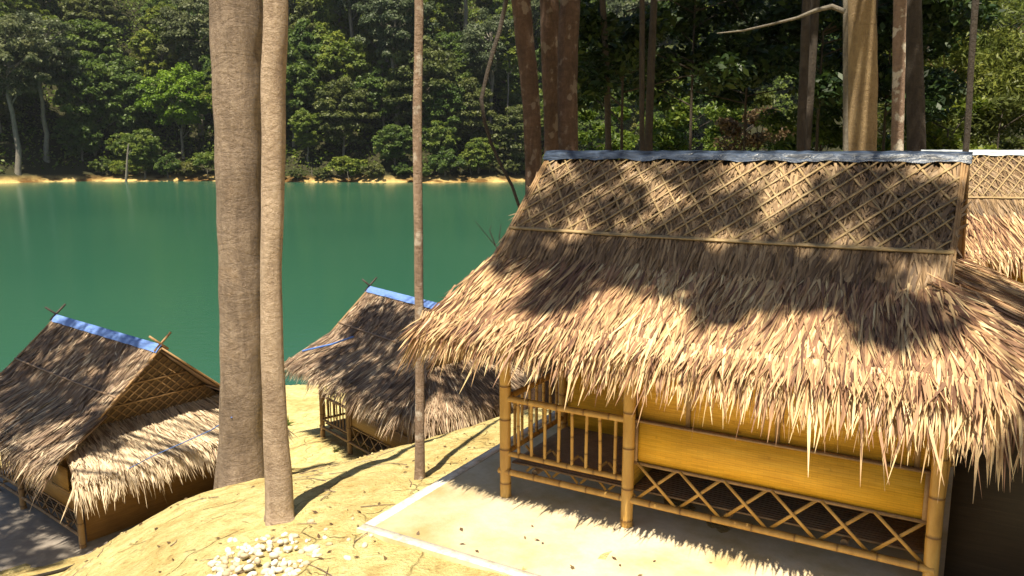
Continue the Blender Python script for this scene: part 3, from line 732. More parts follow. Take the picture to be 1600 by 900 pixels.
P_bush = [proto('low leafy shrub', 'leaf_mid', 5.5, 3.8, .2, 34, 120, .45, seed=12, tr=.1), proto('low leafy shrub', 'leaf_olive', 4.2, 3.4, .1, 30, 120, .42, seed=13, tr=.1), proto('low leafy shrub', 'leaf_dark', 6.5, 4.0, .2, 36, 130, .5, seed=14, tr=.12)]
used = set()
def place(pi, x, y, z, s, rz, sz=1.0):
    kind, c, t = protos[pi]
    root = empty('shrub' if 'shrub' in kind else 'tree', (x, y, z), rz); root.scale = (s, s, s * sz)
    for o in (c, t):
        if pi not in used: q = o
        else: q = o.copy(); col.objects.link(q)
        q.parent = root
    used.add(pi); return root
far = []
fr = random.Random(5)
def col_u(x, y): return 800 + F * x / (y * math.cos(PITCH) + 0.0)
rows = [(7, 7.4, 'waterline'), (13, 8.0, 'lower slope'), (20, 8.8, 'middle slope'), (29, 9.6, 'middle slope'), (39, 11, 'upper slope'), (51, 12, 'upper slope'), (64, 12.5, 'upper slope')]
for ri, (off, sp, band) in enumerate(rows):
    x = -122 - ri * 4 + fr.uniform(0, sp)
    while x < 118 + ri * 4:
        xx = x + fr.uniform(-2, 2); y = float(shore(np.array(xx))) + off + fr.uniform(-3.2, 3.2)
        k = fr.random()
        if ri == 0: pi = fr.choice(P_mid + P_olive + P_dark) if k < .8 else fr.choice(P_slim)
        else: pi = fr.choice(P_dark) if k < .38 else fr.choice(P_mid) if k < .68 else fr.choice(P_olive) if k < .85 else fr.choice(P_slim) if k < .95 else P_grey[0]
        s = fr.uniform(.85, 1.25) * (.72 if ri == 0 else 1)
        far.append([pi, xx, y, gz(xx, y) - .3, s, fr.uniform(0, 6.28), fr.uniform(.9, 1.15), band, None]); x += sp * fr.uniform(.75, 1.25)
x = -135
while x < 140:
    xx = x; y = float(shore(np.array(xx))) + 2.4 + fr.uniform(-.6, 2.6)
    u = col_u(xx, y)
    if not (-20 < u < 130 and fr.random() < .6):
        far.append([fr.choice(P_bush), xx, y, gz(xx, y) - .2, fr.uniform(.55, 1.1), fr.uniform(0, 6.28), fr.uniform(.8, 1.15), 'waterline', None])
    x += fr.uniform(3.2, 6.5)
def special(u, off, pi, s, label, sz=1.0):
    y = 181 + off; x = (u - 800) / F * y * math.cos(PITCH) * 1.0
    y = float(shore(np.array(x))) + off
    far[:] = [e for e in far if abs(e[1] - x) > 5.5 * s or e[2] - y > 8 or e[2] < y - 12 or e[0] in P_bush]
    far.append([pi, x, y, gz(x, y) - .3, s, 1.3, sz, 'special', label])
special(55, 6, P_grey[0], 1.15, 'tall grey-green tree with pale trunk near the waterline at the far left')
special(278, 11, P_bright[0], 1.0, 'vivid light green tree across the lake, just left of the thick trunk')
special(540, 10, P_olive[0], .95, 'broad olive tree low on the far bank between pale and thin trunks')
zones = [(0, 'left of thick trunk'), (330, 'behind the front trunks'), (445, 'between pale and thin trunks'), (655, 'right of thin trunk'), (815, 'behind central trunks'), (1060, 'left of tan trunk'), (1345, 'right of tan trunk')]
def zone(u):
    z = zones[0][1]
    for a, n_ in zones:
        if u >= a: z = n_
    return z
ords = ['first', 'second', 'third', 'fourth', 'fifth', 'sixth', 'seventh', 'eighth', 'ninth', 'tenth', 'eleventh', 'twelfth', 'thirteenth', 'fourteenth', 'fifteenth', 'sixteenth']
buckets = {}
for e in far:
    if e[8] is None: buckets.setdefault((protos[e[0]][0], e[7], zone(col_u(e[1], e[2]))), []).append(e)
for (kind, band, zn), es in buckets.items():
    es.sort(key=lambda e: col_u(e[1], e[2]))
    for i, e in enumerate(es):
        e[8] = f'{kind} on far {band} {zn}' + (f', {ords[min(i, 15)]} from left' if len(es) > 1 else '')
for pi, x, y, z, s, rz, sz, band, label in far:
    r_ = place(pi, x, y, z, s, rz, sz); isb = 'shrub' in label
    tag(r_, label, 'shrub' if isb else 'tree', 'shrubs along the far waterline' if isb else 'trees of the far shore forest')
m = MB(); n = 130000
X = rng.uniform(-170, 170, n); dd = rng.uniform(0, 1, n) ** .8 * 95 + 6; Y = shore(X) + dd
Zg = height(X, Y) + rng.uniform(-.2, 5.5, n) * (.6 + .5 * wav(X / 2.5, Y / 2.5, 3))
leafcloud(m, np.stack([X, Y, Zg], 1), 0.8, None, .6, np.clip(.35 + .3 * wav(X / 4, Y / 4, 1) + rng.normal(0, .15, n), 0, 1))
tag(m.build('undergrowth', M['leaf_mid']), 'dense dark undergrowth covering the far hillside between the trees', 'undergrowth', kind='stuff')
# remaining prototypes that were never placed are removed
for i, (k, c, t) in enumerate(protos):
    if i not in used: bpy.data.objects.remove(c); bpy.data.objects.remove(t)
# leaning dead pole at the far waterline and thin dead stems
def dead(u, v0, v1, lean, r, label):
    y = 182.0; b = at(u, v0, y); t = at(u + lean, v1, y)
    root = empty('dead_tree', b); m = MB()
    d = t - b; m.tube([(0, 0, -1.5), d * .35 + Vector((.15, 0, 0)), d * .7, d], [r * 1.2, r, r * .8, r * .5], 6)
    m.tube([d * .7, d * .82 + Vector((.7, 0, .2))], [r * .5, r * .2], 5)
    m.build('trunk', M['bark_far'], root, True); tag(root, label, 'dead tree')
dead(195, 288, 224, 6, .28, 'bare grey dead trunk leaning at the far waterline, left of the thick trunk')
dead(487, 284, 262, 0, .1, 'short bare stick standing at the far waterline between pale and thin trunks')

# humid air over the lake
m = MB(); m.box(-425, 425, -70, 345, -11, 130)
hm = bpy.data.materials.new('humid_air'); hm.use_nodes = True; t = hm.node_tree; t.nodes.clear()
pv = t.nodes.new('ShaderNodeVolumePrincipled'); pv.inputs['Density'].default_value = HAZE; pv.inputs['Color'].default_value = (.85, .92, 1, 1); pv.inputs['Anisotropy'].default_value = .2
ho = t.nodes.new('ShaderNodeOutputMaterial'); t.links.new(pv.outputs[0], ho.inputs['Volume'])
tag(m.build('haze', hm), 'thin humid haze over the lake and forest', 'haze', kind='stuff')

# ------------------------------------------------------------------ near trunks
def clump(m, c, cr, n, size, r, asp=.45, squash=.5, tone=None):
    d = r.normal(0, 1, (n, 3)); d /= np.linalg.norm(d, axis=1)[:, None]
    q = d * (cr * r.uniform(.1, 1.0, n) ** .6)[:, None] * np.array([1, 1, squash])
    leafcloud(m, np.array(c) + q, size, None, asp, tone if tone is not None else r.normal(.45, .25, n))

def near_tree(name, label, path, widths, Y, mat, clumps=(), n=20, top=11.5, extra=None, leafmat='leaf_near', lsize=.2, dens=260, side=0, tag_cat='tree', dY=None):
    """path: (u, v) centre line from the foot up; widths px"""
    pts = [at(u, v, Y) for u, v in path]; base = pts[0].copy(); g = gz(base.x, base.y)
    if len(path) and base.z > g: pts.insert(0, Vector((base.x, base.y, g))); widths = [widths[0] * 1.06] + list(widths)
    base = pts[0].copy(); root = empty(name, base)
    k = Y / F * 1.0
    rad = [w * k / 2 for w in widths]
    last = pts[-1]; d = (pts[-1] - pts[-2]).normalized()
    steps = 5; vt = Vector((d.x * .5, side * .1, 1)).normalized()
    for i in range(1, steps + 1):
        pts.append(last + vt * ((top - last.z) * i / steps) + Vector((random.uniform(-.1, .1), random.uniform(-.1, .1), 0))); rad.append(rad[len(widths) - 1] * (1 - .12 * i))
    pts.insert(0, pts[0] - Vector((0, 0, .5))); rad.insert(0, rad[0] * 1.15)
    # resample smoothly
    P = []; Rr = []
    for i in range(len(pts) - 1):
        a = pts[max(i - 1, 0)]; b = pts[i]; c = pts[i + 1]; e = pts[min(i + 2, len(pts) - 1)]
        L = (c - b).length; s = max(2, int(L / .12))
        for j in range(s):
            f = j / s
            q = .5 * ((2 * b) + (c - a) * f + (2 * a - 5 * b + 4 * c - e) * f * f + (3 * b - a - 3 * c + e) * f ** 3)
            P.append(q - base); Rr.append(rad[i] * (1 - f) + rad[i + 1] * f)
    P.append(pts[-1] - base); Rr.append(rad[-1])
    ph = random.uniform(0, 6)
    def wob(i, th):
        z = i * .12
        fl = max(0, 1 - max(z - .3, 0) / .9) ** 2
        return 1 + .035 * math.sin(2 * th + z * .7 + ph) + .022 * math.sin(5 * th + z * 1.9 + ph) + .02 * math.sin(z * 9 + math.sin(th + ph) * 2) + fl * (.08 + .18 * math.cos(4 * th + ph))
    m = MB(); m.tube(P, Rr, n, wob=wob); tk = m.build('trunk', M[mat], root, True)
    r = np.random.default_rng(int(abs(path[0][0]) + Y * 10)); m = MB(); bm_ = MB(); have = False
    topP = pts[-1] - base
    for (c, cr, dn) in clumps:
        c = Vector(c) - base; have = True
        zmin = EYE + .26 * Y - base.z; s0 = P[min(range(len(P)), key=lambda i: abs(P[i].z - max(zmin, c.z - max(.8, (c - topP).length * .25))))]; c.z = max(c.z, zmin * .0 + c.z)
        mid = s0.lerp(c, .5) + Vector((random.uniform(-.2, .2), random.uniform(-.2, .2), .5))
        bm_.tube([s0, mid, c], [max(.03, rad[-1] * .45), .03, .012], 6)
        clump(m, c, cr, int(dens * dn * cr * cr) + 30, lsize, r)
    if have:
        bm_.build('branches', M[mat], root, True); m.build('crown', M[leafmat], root)  # this crown holds the unseen clumps added to cast shade
    tag(root, label, tag_cat); return root
def shade(target, k, cr, dn=1.0): return (Vector(target) + sv * k, cr, dn * 2.3)  # leaf clump added up the sun ray so its shadow lands on target
def L2W(t, s, z, hut):   # hut-local to world
    return hut.matrix_basis @ Vector((t, s, z))
H_ = big; bpy.context.view_layer.update()
roofS = []   # shade on the big roof (t, s, z, radius, density)
for (t, s, z, cr, dn) in [
    (-.1, .5, 2.3, .42, 1.4), (.5, .35, 2.15, .45, 1.5), (1.1, .45, 2.2, .42, 1.5), (1.7, .35, 2.1, .45, 1.5), (2.3, .3, 2.1, .5, 1.5), (2.9, .4, 2.2, .45, 1.4), (3.3, .1, 2.0, .4, 1.2),
    (.55, .0, 1.95, .3, 1.3), (1.9, .05, 1.95, .32, 1.2), (3.1, 0, 1.95, .3, 1.1),
    (0.0, 1.0, 2.75, .4, 1.1), (.7, .95, 2.7, .35, 1.0), (1.3, 1.3, 3.0, .3, .9), (1.75, .95, 2.7, .36, 1.1), (2.75, 1.2, 2.9, .42, 1.3), (.3, 1.3, 3.0, .3, 1.2), (1.35, .75, 2.5, .34, 1.2), (3.2, 1.0, 2.7, .45, 1.5), (2.4, .8, 2.55, .35, 1.2),
    (3.85, .6, 2.0, .4, 1.4), (.8, .42, 2.2, .45, 1.5), (2.0, .4, 2.15, .45, 1.5), (2.6, .35, 2.15, .45, 1.5), (1.4, .4, 2.2, .4, 1.5), (.5, -.05, 1.9, .3, 1.4), (3.4, .9, 2.6, .4, 1.4), (4.3, .9, 1.7, .4, 1.4), (4.1, 1.8, 1.8, .7, 1.4), (5.2, .8, 1, .8, 1.4), (4.6, -.6, 0, .55, 1.4), (5.4, -.5, 0, .7, 1.4), (4.9, .4, 0, .6, 1.4), (4.2, -1.0, 0, .45, 1.4), (3.9, -.3, 0, .4, 1.4), (5.0, -1.3, 0, .6, 1.4)]:
    roofS.append(shade(L2W(t, s, z, big), random.uniform(11.5, 14.5), cr, dn))
lS = []
for (t, s, z, cr, dn) in [(-.2, .3, 2.2, .8, 1.3), (1, .3, 2.2, .9, 1.3), (2.1, .2, 2.1, .9, 1.4), (2.8, .5, 2.3, .6, 1.3), (.5, 1.1, 3, .7, 1.1), (1.8, 1.0, 2.9, .75, 1.2), (2.7, 1.2, 3, .55, 1.2),
                          (-.5, -.6, 1.4, .8, 1.3), (1, -.9, 1, .9, 1.3), (2.4, -.9, 1, .8, 1.3), (3.7, .35, 1.8, .35, 1.2), (3.6, -.8, .5, .5, 1.2), (-.6, 1.0, 2.4, .7, 1.3), (-1, -1.4, 0, .8, 1.3), (.5, -1.6, 0, .8, 1.3), (2, -1.8, 0, .8, 1.3), (3.4, -1.7, 0, .7, 1.3), (-.3, -.9, 0, .8, 1.4), (1.2, -1.0, 0, .8, 1.4), (2.6, -1.2, 0, .8, 1.4), (-1.6, -.8, 0, .8, 1.4)]:
    lS.append(shade(L2W(t, s, z, hutL), random.uniform(11, 14), cr, dn))
mS = []
for (t, s, z, cr, dn) in [(.6, .9, 2.6, .7, 1.3), (1.6, .8, 2.6, .8, 1.4), (2.7, .8, 2.6, .8, 1.4), (1.0, .0, 1.9, .65, 1.4), (2.1, -.2, 1.8, .75, 1.4), (3.3, -.1, 1.9, .8, 1.4), (4.2, 1.2, 1.8, .9, 1.4), (3.2, 2.2, 2.4, .8, 1.3),
                          (2.0, -1.2, .6, .5, 1.1), (3.4, -1.3, .8, .6, 1.2), (-1.2, -1.3, 0, .35, 1.0), (-.6, -2.1, 0, .3, .9)]:
    mS.append(shade(L2W(t, s, z, hutM), random.uniform(11, 14), cr, dn))

cS = []; dS = []
for (x, y, z) in ((2.1, 19, 4.8), (3.0, 18.2, 4.6), (5.9, 17, 4.8), (5.9, 17, 2.8), (8.0, 16.5, 4.4), (2.6, 18.4, 2.6)): dS.append(shade((x, y, z), 9, 1.1, 1.0))
for (x, y, z) in ((.35, 13.2, 4.6), (.35, 13.2, 2.6), (.85, 14.5, 4.6), (.95, 14.5, 2.8), (1.1, 13.4, 5), (1.2, 13.4, 2.8)):
    cS.append(shade((x, y, z), 8.5, .85, 1.0))
near_tree('tree', 'thick ringed brown trunk in the left foreground, behind the paler one', [(378, 770), (377, 700), (377, 560), (376, 400), (373, 250), (370, 110), (368, -20)], [80, 70, 64, 66, 72, 77, 80], 9.35, 'bark_big', lS, 36, top=12)
near_tree('tree', 'pale slender trunk standing just in front of the thick ringed trunk', [(437, 806), (434, 740), (429, 640), (425, 520), (424, 420), (427, 260), (427, 120), (431, -20)], [48, 44, 38, 36, 34, 37, 38, 36], 7.2, 'bark_pale', roofS[:9], 28, top=13)
near_tree('tree', 'very thin straight trunk beside the slab corner', [(656, 750), (656, 600), (654, 400), (652, 200), (654, 80), (654, -20)], [17, 15, 14, 14, 13, 13], 8.06, 'bark_thin', roofS[9:14], 14, top=13)
near_tree('tree', 'reddish brown trunk leaning, leftmost of the three central trunks', [(834, 330), (833, 250), (829, 150), (820, 60), (812, -20)], [28, 27, 27, 28, 28], 13.2, 'bark_red', mS[:6] + cS[:2], 20, top=12)
near_tree('tree', 'dark trunk with a sunlit foot, middle of the three central trunks', [(862, 330), (862, 200), (860, 100), (858, -20)], [25, 25, 28, 30], 14.5, 'bark_red', mS[6:] + cS[2:4], 20, top=12.5)
near_tree('tree', 'thick dark trunk, rightmost of the three central trunks', [(888, 330), (888, 240), (887, 120), (892, -20)], [32, 31, 30, 30], 13.4, 'bark_red', cS[4:], 22, top=12)
near_tree('tree', 'thin dark trunk above the middle of the dark blue ridge', [(951, 320), (950, 200), (947, 100), (940, -20)], [11, 10, 10, 9], 19, 'bark_dark', dS[:1], 10, top=12)
near_tree('tree', 'slim dark trunk, left one of the close pair over the ridge', [(1004, 320), (1003, 200), (1003, 100), (1003, -20)], [9, 8, 8, 8], 18, 'bark_dark', (), 10, top=12)
near_tree('tree', 'slightly thicker dark trunk, right one of the close pair over the ridge', [(1012, 320), (1014, 200), (1018, 90), (1022, -20)], [13, 12, 12, 10], 18.4, 'bark_dark', [dS[1], dS[5]], 10, top=12)
near_tree('tree', 'straight blackish trunk between the close pair and the tan trunk', [(1250, 320), (1252, 200), (1257, 90), (1261, -20)], [14, 13, 13, 12], 17, 'bark_dark', roofS[14:17] + dS[2:4], 12, top=13)
near_tree('tree', 'thin grey trunk touching the left side of the tan trunk', [(1320, 320), (1321, 200), (1321, 90), (1320, -20)], [10, 8, 8, 7], 13.6, 'bark_far', (), 10, top=11)
near_tree('tree', 'broad tan sunlit trunk behind the right half of the roof', [(1345, 320), (1345, 220), (1348, 110), (1345, -20)], [45, 43, 41, 42], 14.2, 'bark_gold', (), 26, top=12)
near_tree('tree', 'pale mottled trunk right of the broad tan trunk', [(1402, 320), (1402, 230), (1404, 120), (1407, -20)], [19, 18, 18, 18], 12.8, 'bark_mottled', roofS[17:], 18, top=13)
near_tree('tree', 'dark shadowy trunk behind the pale mottled one', [(1430, 320), (1431, 200), (1428, 90), (1426, -20)], [28, 26, 25, 25], 16.5, 'bark_dark', dS[4:5], 18, top=12)
near_tree('tree', 'thin brown trunk rising behind the right end of the ridge', [(1496, 330), (1510, 225), (1518, 90), (1526, -20)], [10, 9, 9, 10], 11.5, 'bark_dark', (), 10, top=10)
# arching pale branch reaching left from the grey trunk
root = empty('fallen_branch', at(1320, 20, 13.4)); b0 = at(1320, 20, 13.4); m = MB()
bp = [at(u, v, 13.4 + (1320 - u) * .004) - b0 for u, v in ((1320, 18), (1300, 10), (1275, 16), (1245, 28), (1205, 38), (1160, 48), (1120, 52))]
m.tube(bp, [.04, .04, .034, .024, .02, .016, .008], 8); m.build('limb', M['bark_far'], root, True); tag(root, 'arching pale bare branch reaching left from the thin grey trunk', 'branch')
# liana
root = empty('liana', at(812, 330, 10.5)); b0 = at(812, 330, 10.5); m = MB()
bp = [at(u, v, 10.5 + k) - b0 for u, v, k in ((812, 325, 0), (800, 290, 0), (785, 262, .1), (768, 225, .2), (757, 190, .2), (752, 155, .3), (761, 115, .4), (772, 75, .4), (780, 50, .5), (788, 15, .6), (797, -30, .7), (800, -80, .8))]
m.tube(bp, [.02, .02, .02, .022, .024, .025, .026, .028, .028, .03, .03, .03], 8); m.build('stem', M['bark_dark'], root, True); tag(root, 'dark twisting liana hanging over the lake left of the central trunks', 'vine')
root = empty('dead_twig', at(775, 385, 9.5)); b0 = at(775, 385, 9.5); m = MB()
for pp in (((800, 440), (775, 385), (742, 345)), ((790, 420), (780, 372), (783, 350)), ((775, 385), (765, 360), (768, 352))):
    m.tube([at(u, v, 9.5) - b0 for u, v in pp], [.008, .006, .003], 5)
m.build('twigs', M['bark_dark'], root, True); tag(root, 'bare thin twigs against the lake beside the left end of the large roof', 'twig')

# the camp stands in forest: tall trees, mostly unseen, are added to block skylight and cast shade
def shade_tree(x, y, zc, cr, label, lm='leaf_near'):
    g = gz(x, y); root = empty('tree', (x, y, g)); m = MB(); r = np.random.default_rng(int(abs(x * 31 + y * 17)))
    m.tube([(0, 0, -.4), (.05, 0, zc * .5), (0, .1, zc + 1)], [.12, .10, .05], 10); 
    m2 = MB()
    for k in range(26):
        d = r.normal(0, 1, 3); d /= np.linalg.norm(d); q = Vector((d[0] * cr * .75, d[1] * cr * .75, zc - g + d[2] * cr * .5))
        m.tube([(0, .05, zc * .75 - g), q], [.05, .01], 5, cap=False); clump(m2, q, cr * .36, 190, .36, r)
    m.build('trunk', M['bark_dark'], root, True); m2.build('crown', M[lm], root); tag(root, label, 'tree')
ft = [(9.5, 3, 13, 4), (14, 7, 13, 4.5), (12, -2, 13, 4.5), (4, -5, 14, 4.5), (-3.5, -8, 14, 4.5), (-10, -5, 14, 4.5), (-16, 1, 13, 4.5), (16, 13, 13, 4), (1.0, 16.2, 13, 2.6), (6.4, 18.2, 13, 3.0), (8.2, 19.5, 13, 2.8), (20, 0, 14, 5), (-18, 8, 13, 4)]
for i, (x, y, z, c_) in enumerate(ft):
    shade_tree(x, y, z, c_, ['added shade tree beside the right end of the large hut', 'added shade tree right of the silver-ridged hut', 'added shade tree behind the viewer on the right', 'added shade tree right behind the viewer', 'added shade tree far behind the viewer', 'added shade tree behind the viewer on the left', 'added shade tree far left of the viewer', 'added shade tree beyond the silver-ridged hut', 'added shade tree behind the dark central trunks', 'added shade tree behind the blackish trunk', 'added shade tree behind the tan trunk', 'added shade tree furthest right', 'added shade tree left of the weathered left hut'][i])
# ---- understorey trees at the right, with leaves inside the frame
def leafy(u, v, Y, cr, dn, lm, size, label, nm='tree', sub=10, base_u=None, spread=(1.4, 1.0), bark='bark_dark', cat='tree', asp=.45, hang=False):
    c = at(u, v, Y); x0 = at(base_u if base_u else u, v, Y).x; g = gz(x0, Y)
    root = empty(nm, (x0, Y, g)); base = Vector((x0, Y, g)); r = np.random.default_rng(int(u * 3 + v))
    m = MB(); bm_ = MB(); tr = []
    tp = c - base + Vector((0, 0, .3)); tp.x = 0
    bm_.tube([(0, 0, -.3), tp * .3 + Vector((.05, 0, 0)), tp * .7, tp], [.05, .045, .035, .02], 7)
    for i in range(sub):
        q = c - base + Vector((r.uniform(-1, 1) * cr * spread[0], r.uniform(-1, 1) * cr, r.uniform(-1, 1) * cr * spread[1]))
        zz = min(max(.3, q.z - r.uniform(.2, 1.0)), tp.z); s0 = Vector((tp.x * zz / max(tp.z, .1), tp.y * zz / max(tp.z, .1), zz))
        bm_.tube([s0, s0.lerp(q, .6) + Vector((0, 0, .1)), q], [.02, .014, .005], 5)
        clump(m, q, cr * r.uniform(.35, .6), int(dn * r.uniform(.7, 1.3)), size, r, asp, .6, r.uniform(.2, .8) + r.normal(0, .15, 1)[0] * np.ones(int(1)) if False else None)
    bm_.build('trunk', M[bark], root, True); m.build('crown', M[lm], root); tag(root, label, cat); return root
leafy(985, 40, 20, 1.5, 330, 'leaf_near', .22, 'small dark leafy tree with hanging foliage around the close pair of trunks', base_u=975, sub=14)
leafy(1085, 30, 21, 1.4, 300, 'leaf_near', .22, 'dark shaded foliage tree left of the blackish trunk', sub=12)
leafy(1170, 60, 22, 1.7, 330, 'leaf_near', .24, 'large shaded tree filling the gap left of the blackish trunk', sub=16)
leafy(1285, 70, 20, 1.4, 330, 'leaf_near', .22, 'dark leafy tree between the blackish and tan trunks', sub=14)
leafy(1285, 180, 23, 1.2, 260, 'leaf_dark', .2, 'low dark bushy tree at the foot of the tan trunk', sub=10)
leafy(1390, 90, 21, 1.5, 330, 'leaf_near', .22, 'dark foliage tree between the tan and mottled trunks', sub=14)
leafy(1440, 30, 24, 1.6, 330, 'leaf_near', .24, 'dark leafy tree above the shadowy trunk at upper right', sub=12)
leafy(1160, 215, 30, 1.0, 260, 'leaf_mid', .2, 'small bright green bush above the middle of the ridge', nm='shrub', cat='shrub', sub=9)
leafy(1185, 225, 26, .9, 200, 'leaf_dry', .16, 'brownish dry bush above the ridge, left of the blackish trunk', nm='shrub', cat='shrub', sub=9)
leafy(1080, 205, 34, 1.3, 300, 'leaf_mid', .24, 'leafy green bush right of the close pair of trunks', nm='shrub', cat='shrub', sub=12)
leafy(925, 215, 33, 1.0, 260, 'leaf_mid', .22, 'green bush between the thick dark and thin dark trunks', nm='shrub', cat='shrub', sub=9)
leafy(1225, 200, 28, 1.0, 260, 'leaf_olive', .2, 'olive bush just left of the blackish trunk', nm='shrub', cat='shrub', sub=10)
for (u, v, Y, cr, l) in ((1475, 150, 26, 1.8, 'left'), (1550, 110, 27, 2.0, 'middle'), (1620, 150, 25, 2.0, 'right'), (1500, 40, 29, 1.6, 'upper')):
    nm = {'left': 'yellow-green bamboo clump just right of the shadowy trunk', 'middle': 'tall sunlit bamboo clump right of the thin brown trunk', 'right': 'sunlit bamboo clump cut by the right edge of the frame', 'upper': 'bamboo clump high behind the thin brown trunk, topmost at right'}[l]
    leafy(u, v, Y, cr, 420, 'leaf_bamboo', .26, nm, nm='bamboo_plant', cat='bamboo', sub=20, asp=.2, bark='bark_gold', spread=(1.0, 1.1))
leafy(1560, 215, 22, 1.2, 300, 'leaf_olive', .2, 'leafy undergrowth bush behind the silver-ridged hut', nm='shrub', cat='shrub', sub=12)
leafy(1480, 220, 22, 1.0, 300, 'leaf_mid', .2, 'green bush behind the right part of the ridge', nm='shrub', cat='shrub', sub=12)

# ------------------------------------------------------------------ small things
# pebbles
prot = []
for k in range(5):
    m = MB(); r = np.random.default_rng(40 + k); V = []; n1, n2 = 7, 10
    for i in range(n1 + 1):
        for j in range(n2):
            a = math.pi * i / n1; b = 2 * math.pi * j / n2
            rr = 1 + .12 * math.sin(2 * b + k) * math.sin(a) + .1 * math.sin(3 * a + k * 2) * math.cos(b)
            V.append((.05 * rr * math.sin(a) * math.cos(b), .038 * rr * math.sin(a) * math.sin(b), .034 * rr * math.cos(a)))
    Q = [(i * n2 + j, i * n2 + (j + 1) % n2, (i + 1) * n2 + (j + 1) % n2, (i + 1) * n2 + j) for i in range(n1) for j in range(n2)]
    m.add(V, Q); prot.append(m.build('pebble', M['stone'], None, True))
pr = random.Random(3); placed = []
for k in range(190):
    o = prot[k] if k < 5 else None
    if o is None: o = prot[k % 5].copy(); col.objects.link(o)
    if k < 165:
        a = pr.uniform(0, 6.28); q = math.sqrt(pr.random()); x = -2.08 + .46 * q * math.cos(a); y = 6.28 + .55 * q * math.sin(a); lay = (1 - q) * .08 * pr.random()
    else: x = -2.0 + pr.uniform(-.6, .8); y = 6.5 + pr.uniform(-.4, .55); lay = 0
    s = pr.uniform(.35, .85)
    o.location = (x, y, gz(x, y) + .003 + lay); o.scale = (s, s, s); o.rotation_euler = (pr.uniform(-.4, .4), pr.uniform(-.4, .4), pr.uniform(0, 6.28))
    tag(o, 'small white rounded stone in the pebble heap at the bottom left foreground', 'stone', 'white stones in the pebble heap')
# litter
m = MB(); n = 900
X = rng.uniform(-6.5, 1.2, n); Y = rng.uniform(4.6, 15, n); Zg = height(X, Y) + .012
loc = ((X - AX) * .862 - (Y - AY) * .506, (X - AX) * .506 + (Y - AY) * .862)
ok = ~((loc[0] > -.8) & (loc[1] > -1.3)); ok &= (wav(X * 1.2, Y * 1.2, 5) + rng.normal(0, .5, n)) > .1
P = np.stack([X, Y, Zg], 1)[ok]
Ps = np.array([(AX + t * .8625 + s_ * -(-.506), AY - t * .506 + s_ * .8625, .046) for t, s_ in [(random.uniform(-.6, 3.4), random.uniform(-1.1, -.1)) for _ in range(26)]]); P = np.concatenate([P, Ps]); leafcloud(m, P, .055, None, .45, None, 2.5)
tag(m.build('leaf_litter', M['leaf_dry']), 'dry fallen leaf litter scattered on the yellow clay bank', 'leaf litter', kind='stuff')
m = MB(); n = 1500
X = rng.uniform(-6.3, .3, n); Y = rng.uniform(4.8, 14, n)
lx = (X - AX) * .862 - (Y - AY) * .506; ly = (X - AX) * .506 + (Y - AY) * .862
ok = ~((lx > -.8) & (ly > -1.3)) & ((wav(X * .9, Y * .9, 2) + rng.normal(0, .4, n)) > .0); X = X[ok]; Y = Y[ok]; Zc = height(X, Y)
for x, y, z in zip(X, Y, Zc):
    sz = .008 + .022 * random.random() ** 3; a = random.uniform(0, 3); r8 = [random.uniform(.7, 1.25) for _ in range(8)]
    V = [(x + sz * r8[k] * math.cos(a + k * 1.047), y + sz * r8[k] * math.sin(a + k * 1.047), z - .004) for k in range(6)] + [(x + sz * .6 * r8[k] * math.cos(a + k * 1.047), y + sz * .6 * r8[k] * math.sin(a + k * 1.047), z + sz * .7) for k in range(6)] + [(x, y, z + sz * .85)]
    m.add(V, [(k, (k + 1) % 6, 6 + (k + 1) % 6, 6 + k) for k in range(6)]); m.f.append(np.array([(6 + k, 6 + (k + 1) % 6, 12) for k in range(6)]) + m.n - 13)
tag(m.build('clay_crumbs', M['ground']), 'small clay crumbs and grit scattered over the yellow bank', 'clay crumbs', kind='stuff')
m = MB(); n = 60
for k in range(n):
    x = random.uniform(-5, -1); y = random.uniform(5.5, 11); a = random.uniform(0, 3.14); L = random.uniform(.1, .45)
    p = [(x, y, gz(x, y) + .01), (x + math.cos(a) * L / 2 + .02, y + math.sin(a) * L / 2, gz(x + math.cos(a) * L / 2, y + math.sin(a) * L / 2) + .015), (x + math.cos(a) * L, y + math.sin(a) * L, gz(x + math.cos(a) * L, y + math.sin(a) * L) + .01)]
    m.tube(p, [.005, .004, .002], 5)
tag(m.build('twig_litter', M['bark_thin']), 'thin broken twigs littering the yellow clay bank', 'twigs', kind='stuff')
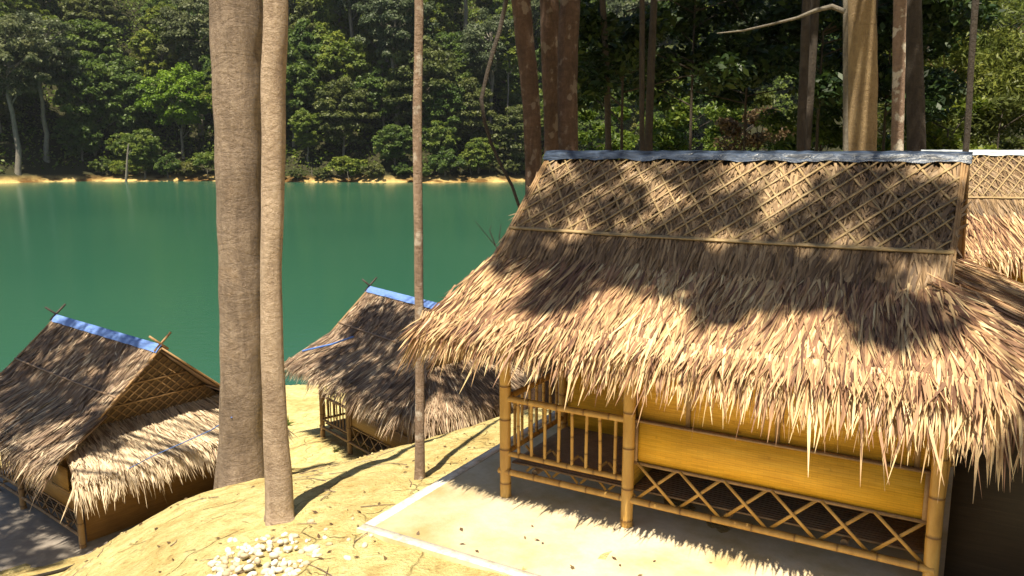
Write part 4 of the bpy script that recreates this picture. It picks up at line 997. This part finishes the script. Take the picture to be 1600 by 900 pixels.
# ropes
def rope(name, P, r, label, mat='rope'):
    b0 = P[0]; root = empty(name, b0); m = MB(); m.tube([p - b0 for p in P], [r] * len(P), 6); m.build('strand', M[mat], root, True); tag(root, label, 'rope')
rope('rope', [at(362, 652, 9.1), at(330, 672, 9.9), at(290, 690, 11), at(240, 712, 12), at(190, 738, 12.6), at(165, 742, 12.8)], .007, 'blue rope tied from the thick trunk down to the left hut roof')
def hp(t, s, z, h): return h.matrix_world @ Vector((t, s, z))
rope('rope', [hp(.9, .35, 2.42, hutM), hp(.4, .1, 2.2, hutM), hp(-.2, -.3, 2.0, hutM)], .022, 'bright blue cord lying across the lakeshore hut roof')
# little plants
def sprout(x, y, n, L, w, lm, label, up=1.0):
    z = gz(x, y); root = empty('small_plant', (x, y, z)); m = MB(); a = rng.uniform(0, 6.28, n)
    D = np.stack([np.cos(a), np.sin(a), rng.uniform(.4, 1.4, n) * up], 1); D /= np.linalg.norm(D, axis=1)[:, None]
    N = np.tile(np.array([0, 0, 1.0]), (n, 1)) - D * D[:, 2:3]; N /= np.linalg.norm(N, axis=1)[:, None]
    blades(m, np.zeros((n, 3)), D, N, L * rng.uniform(.6, 1.2, n), np.full(n, w), np.zeros(n), np.full(n, L * .35), rng.uniform(.3, 1, n))
    m.build('leaves', M[lm], root); tag(root, label, 'plant')
def sp(u, v, *a, **k):
    # walk the view ray to the ground
    for Y in np.arange(5, 26, .05):
        p = at(u, v, Y)
        if p.z < gz(p.x, p.y): break
    sprout(p.x, p.y, *a, **k)
sp(218, 818, 12, .14, .03, 'leaf_bright', 'small green sprout on the bank beside the left hut')
sp(450, 665, 14, .45, .035, 'leaf_dark', 'dark palm seedling behind the pale slender trunk')
sp(672, 668, 18, .28, .03, 'leaf_mid', 'green grassy seedling right of the thin straight trunk')
sp(525, 706, 22, .16, .02, 'leaf_olive', 'low grass tuft in front of the lakeshore hut veranda')
sp(800, 610, 22, .5, .04, 'leaf_dark', 'dark shrubby seedling behind the left corner post of the large hut')
m = MB(); root = empty('plastic_pipe', at(60, 898, 8.0)); b0 = at(60, 898, 8.0)
pts = [at(u, v, Y_) - b0 for u, v, Y_ in ((40, 905, 7.9), (90, 893, 8.2), (130, 880, 8.6), (155, 866, 9.0), (165, 858, 9.4))]
m.tube(pts, [.022] * 5, 8); m.build('tube', M['bark_dark'], root, True); tag(root, 'dark hose lying on the bank at the bottom left corner', 'hose')
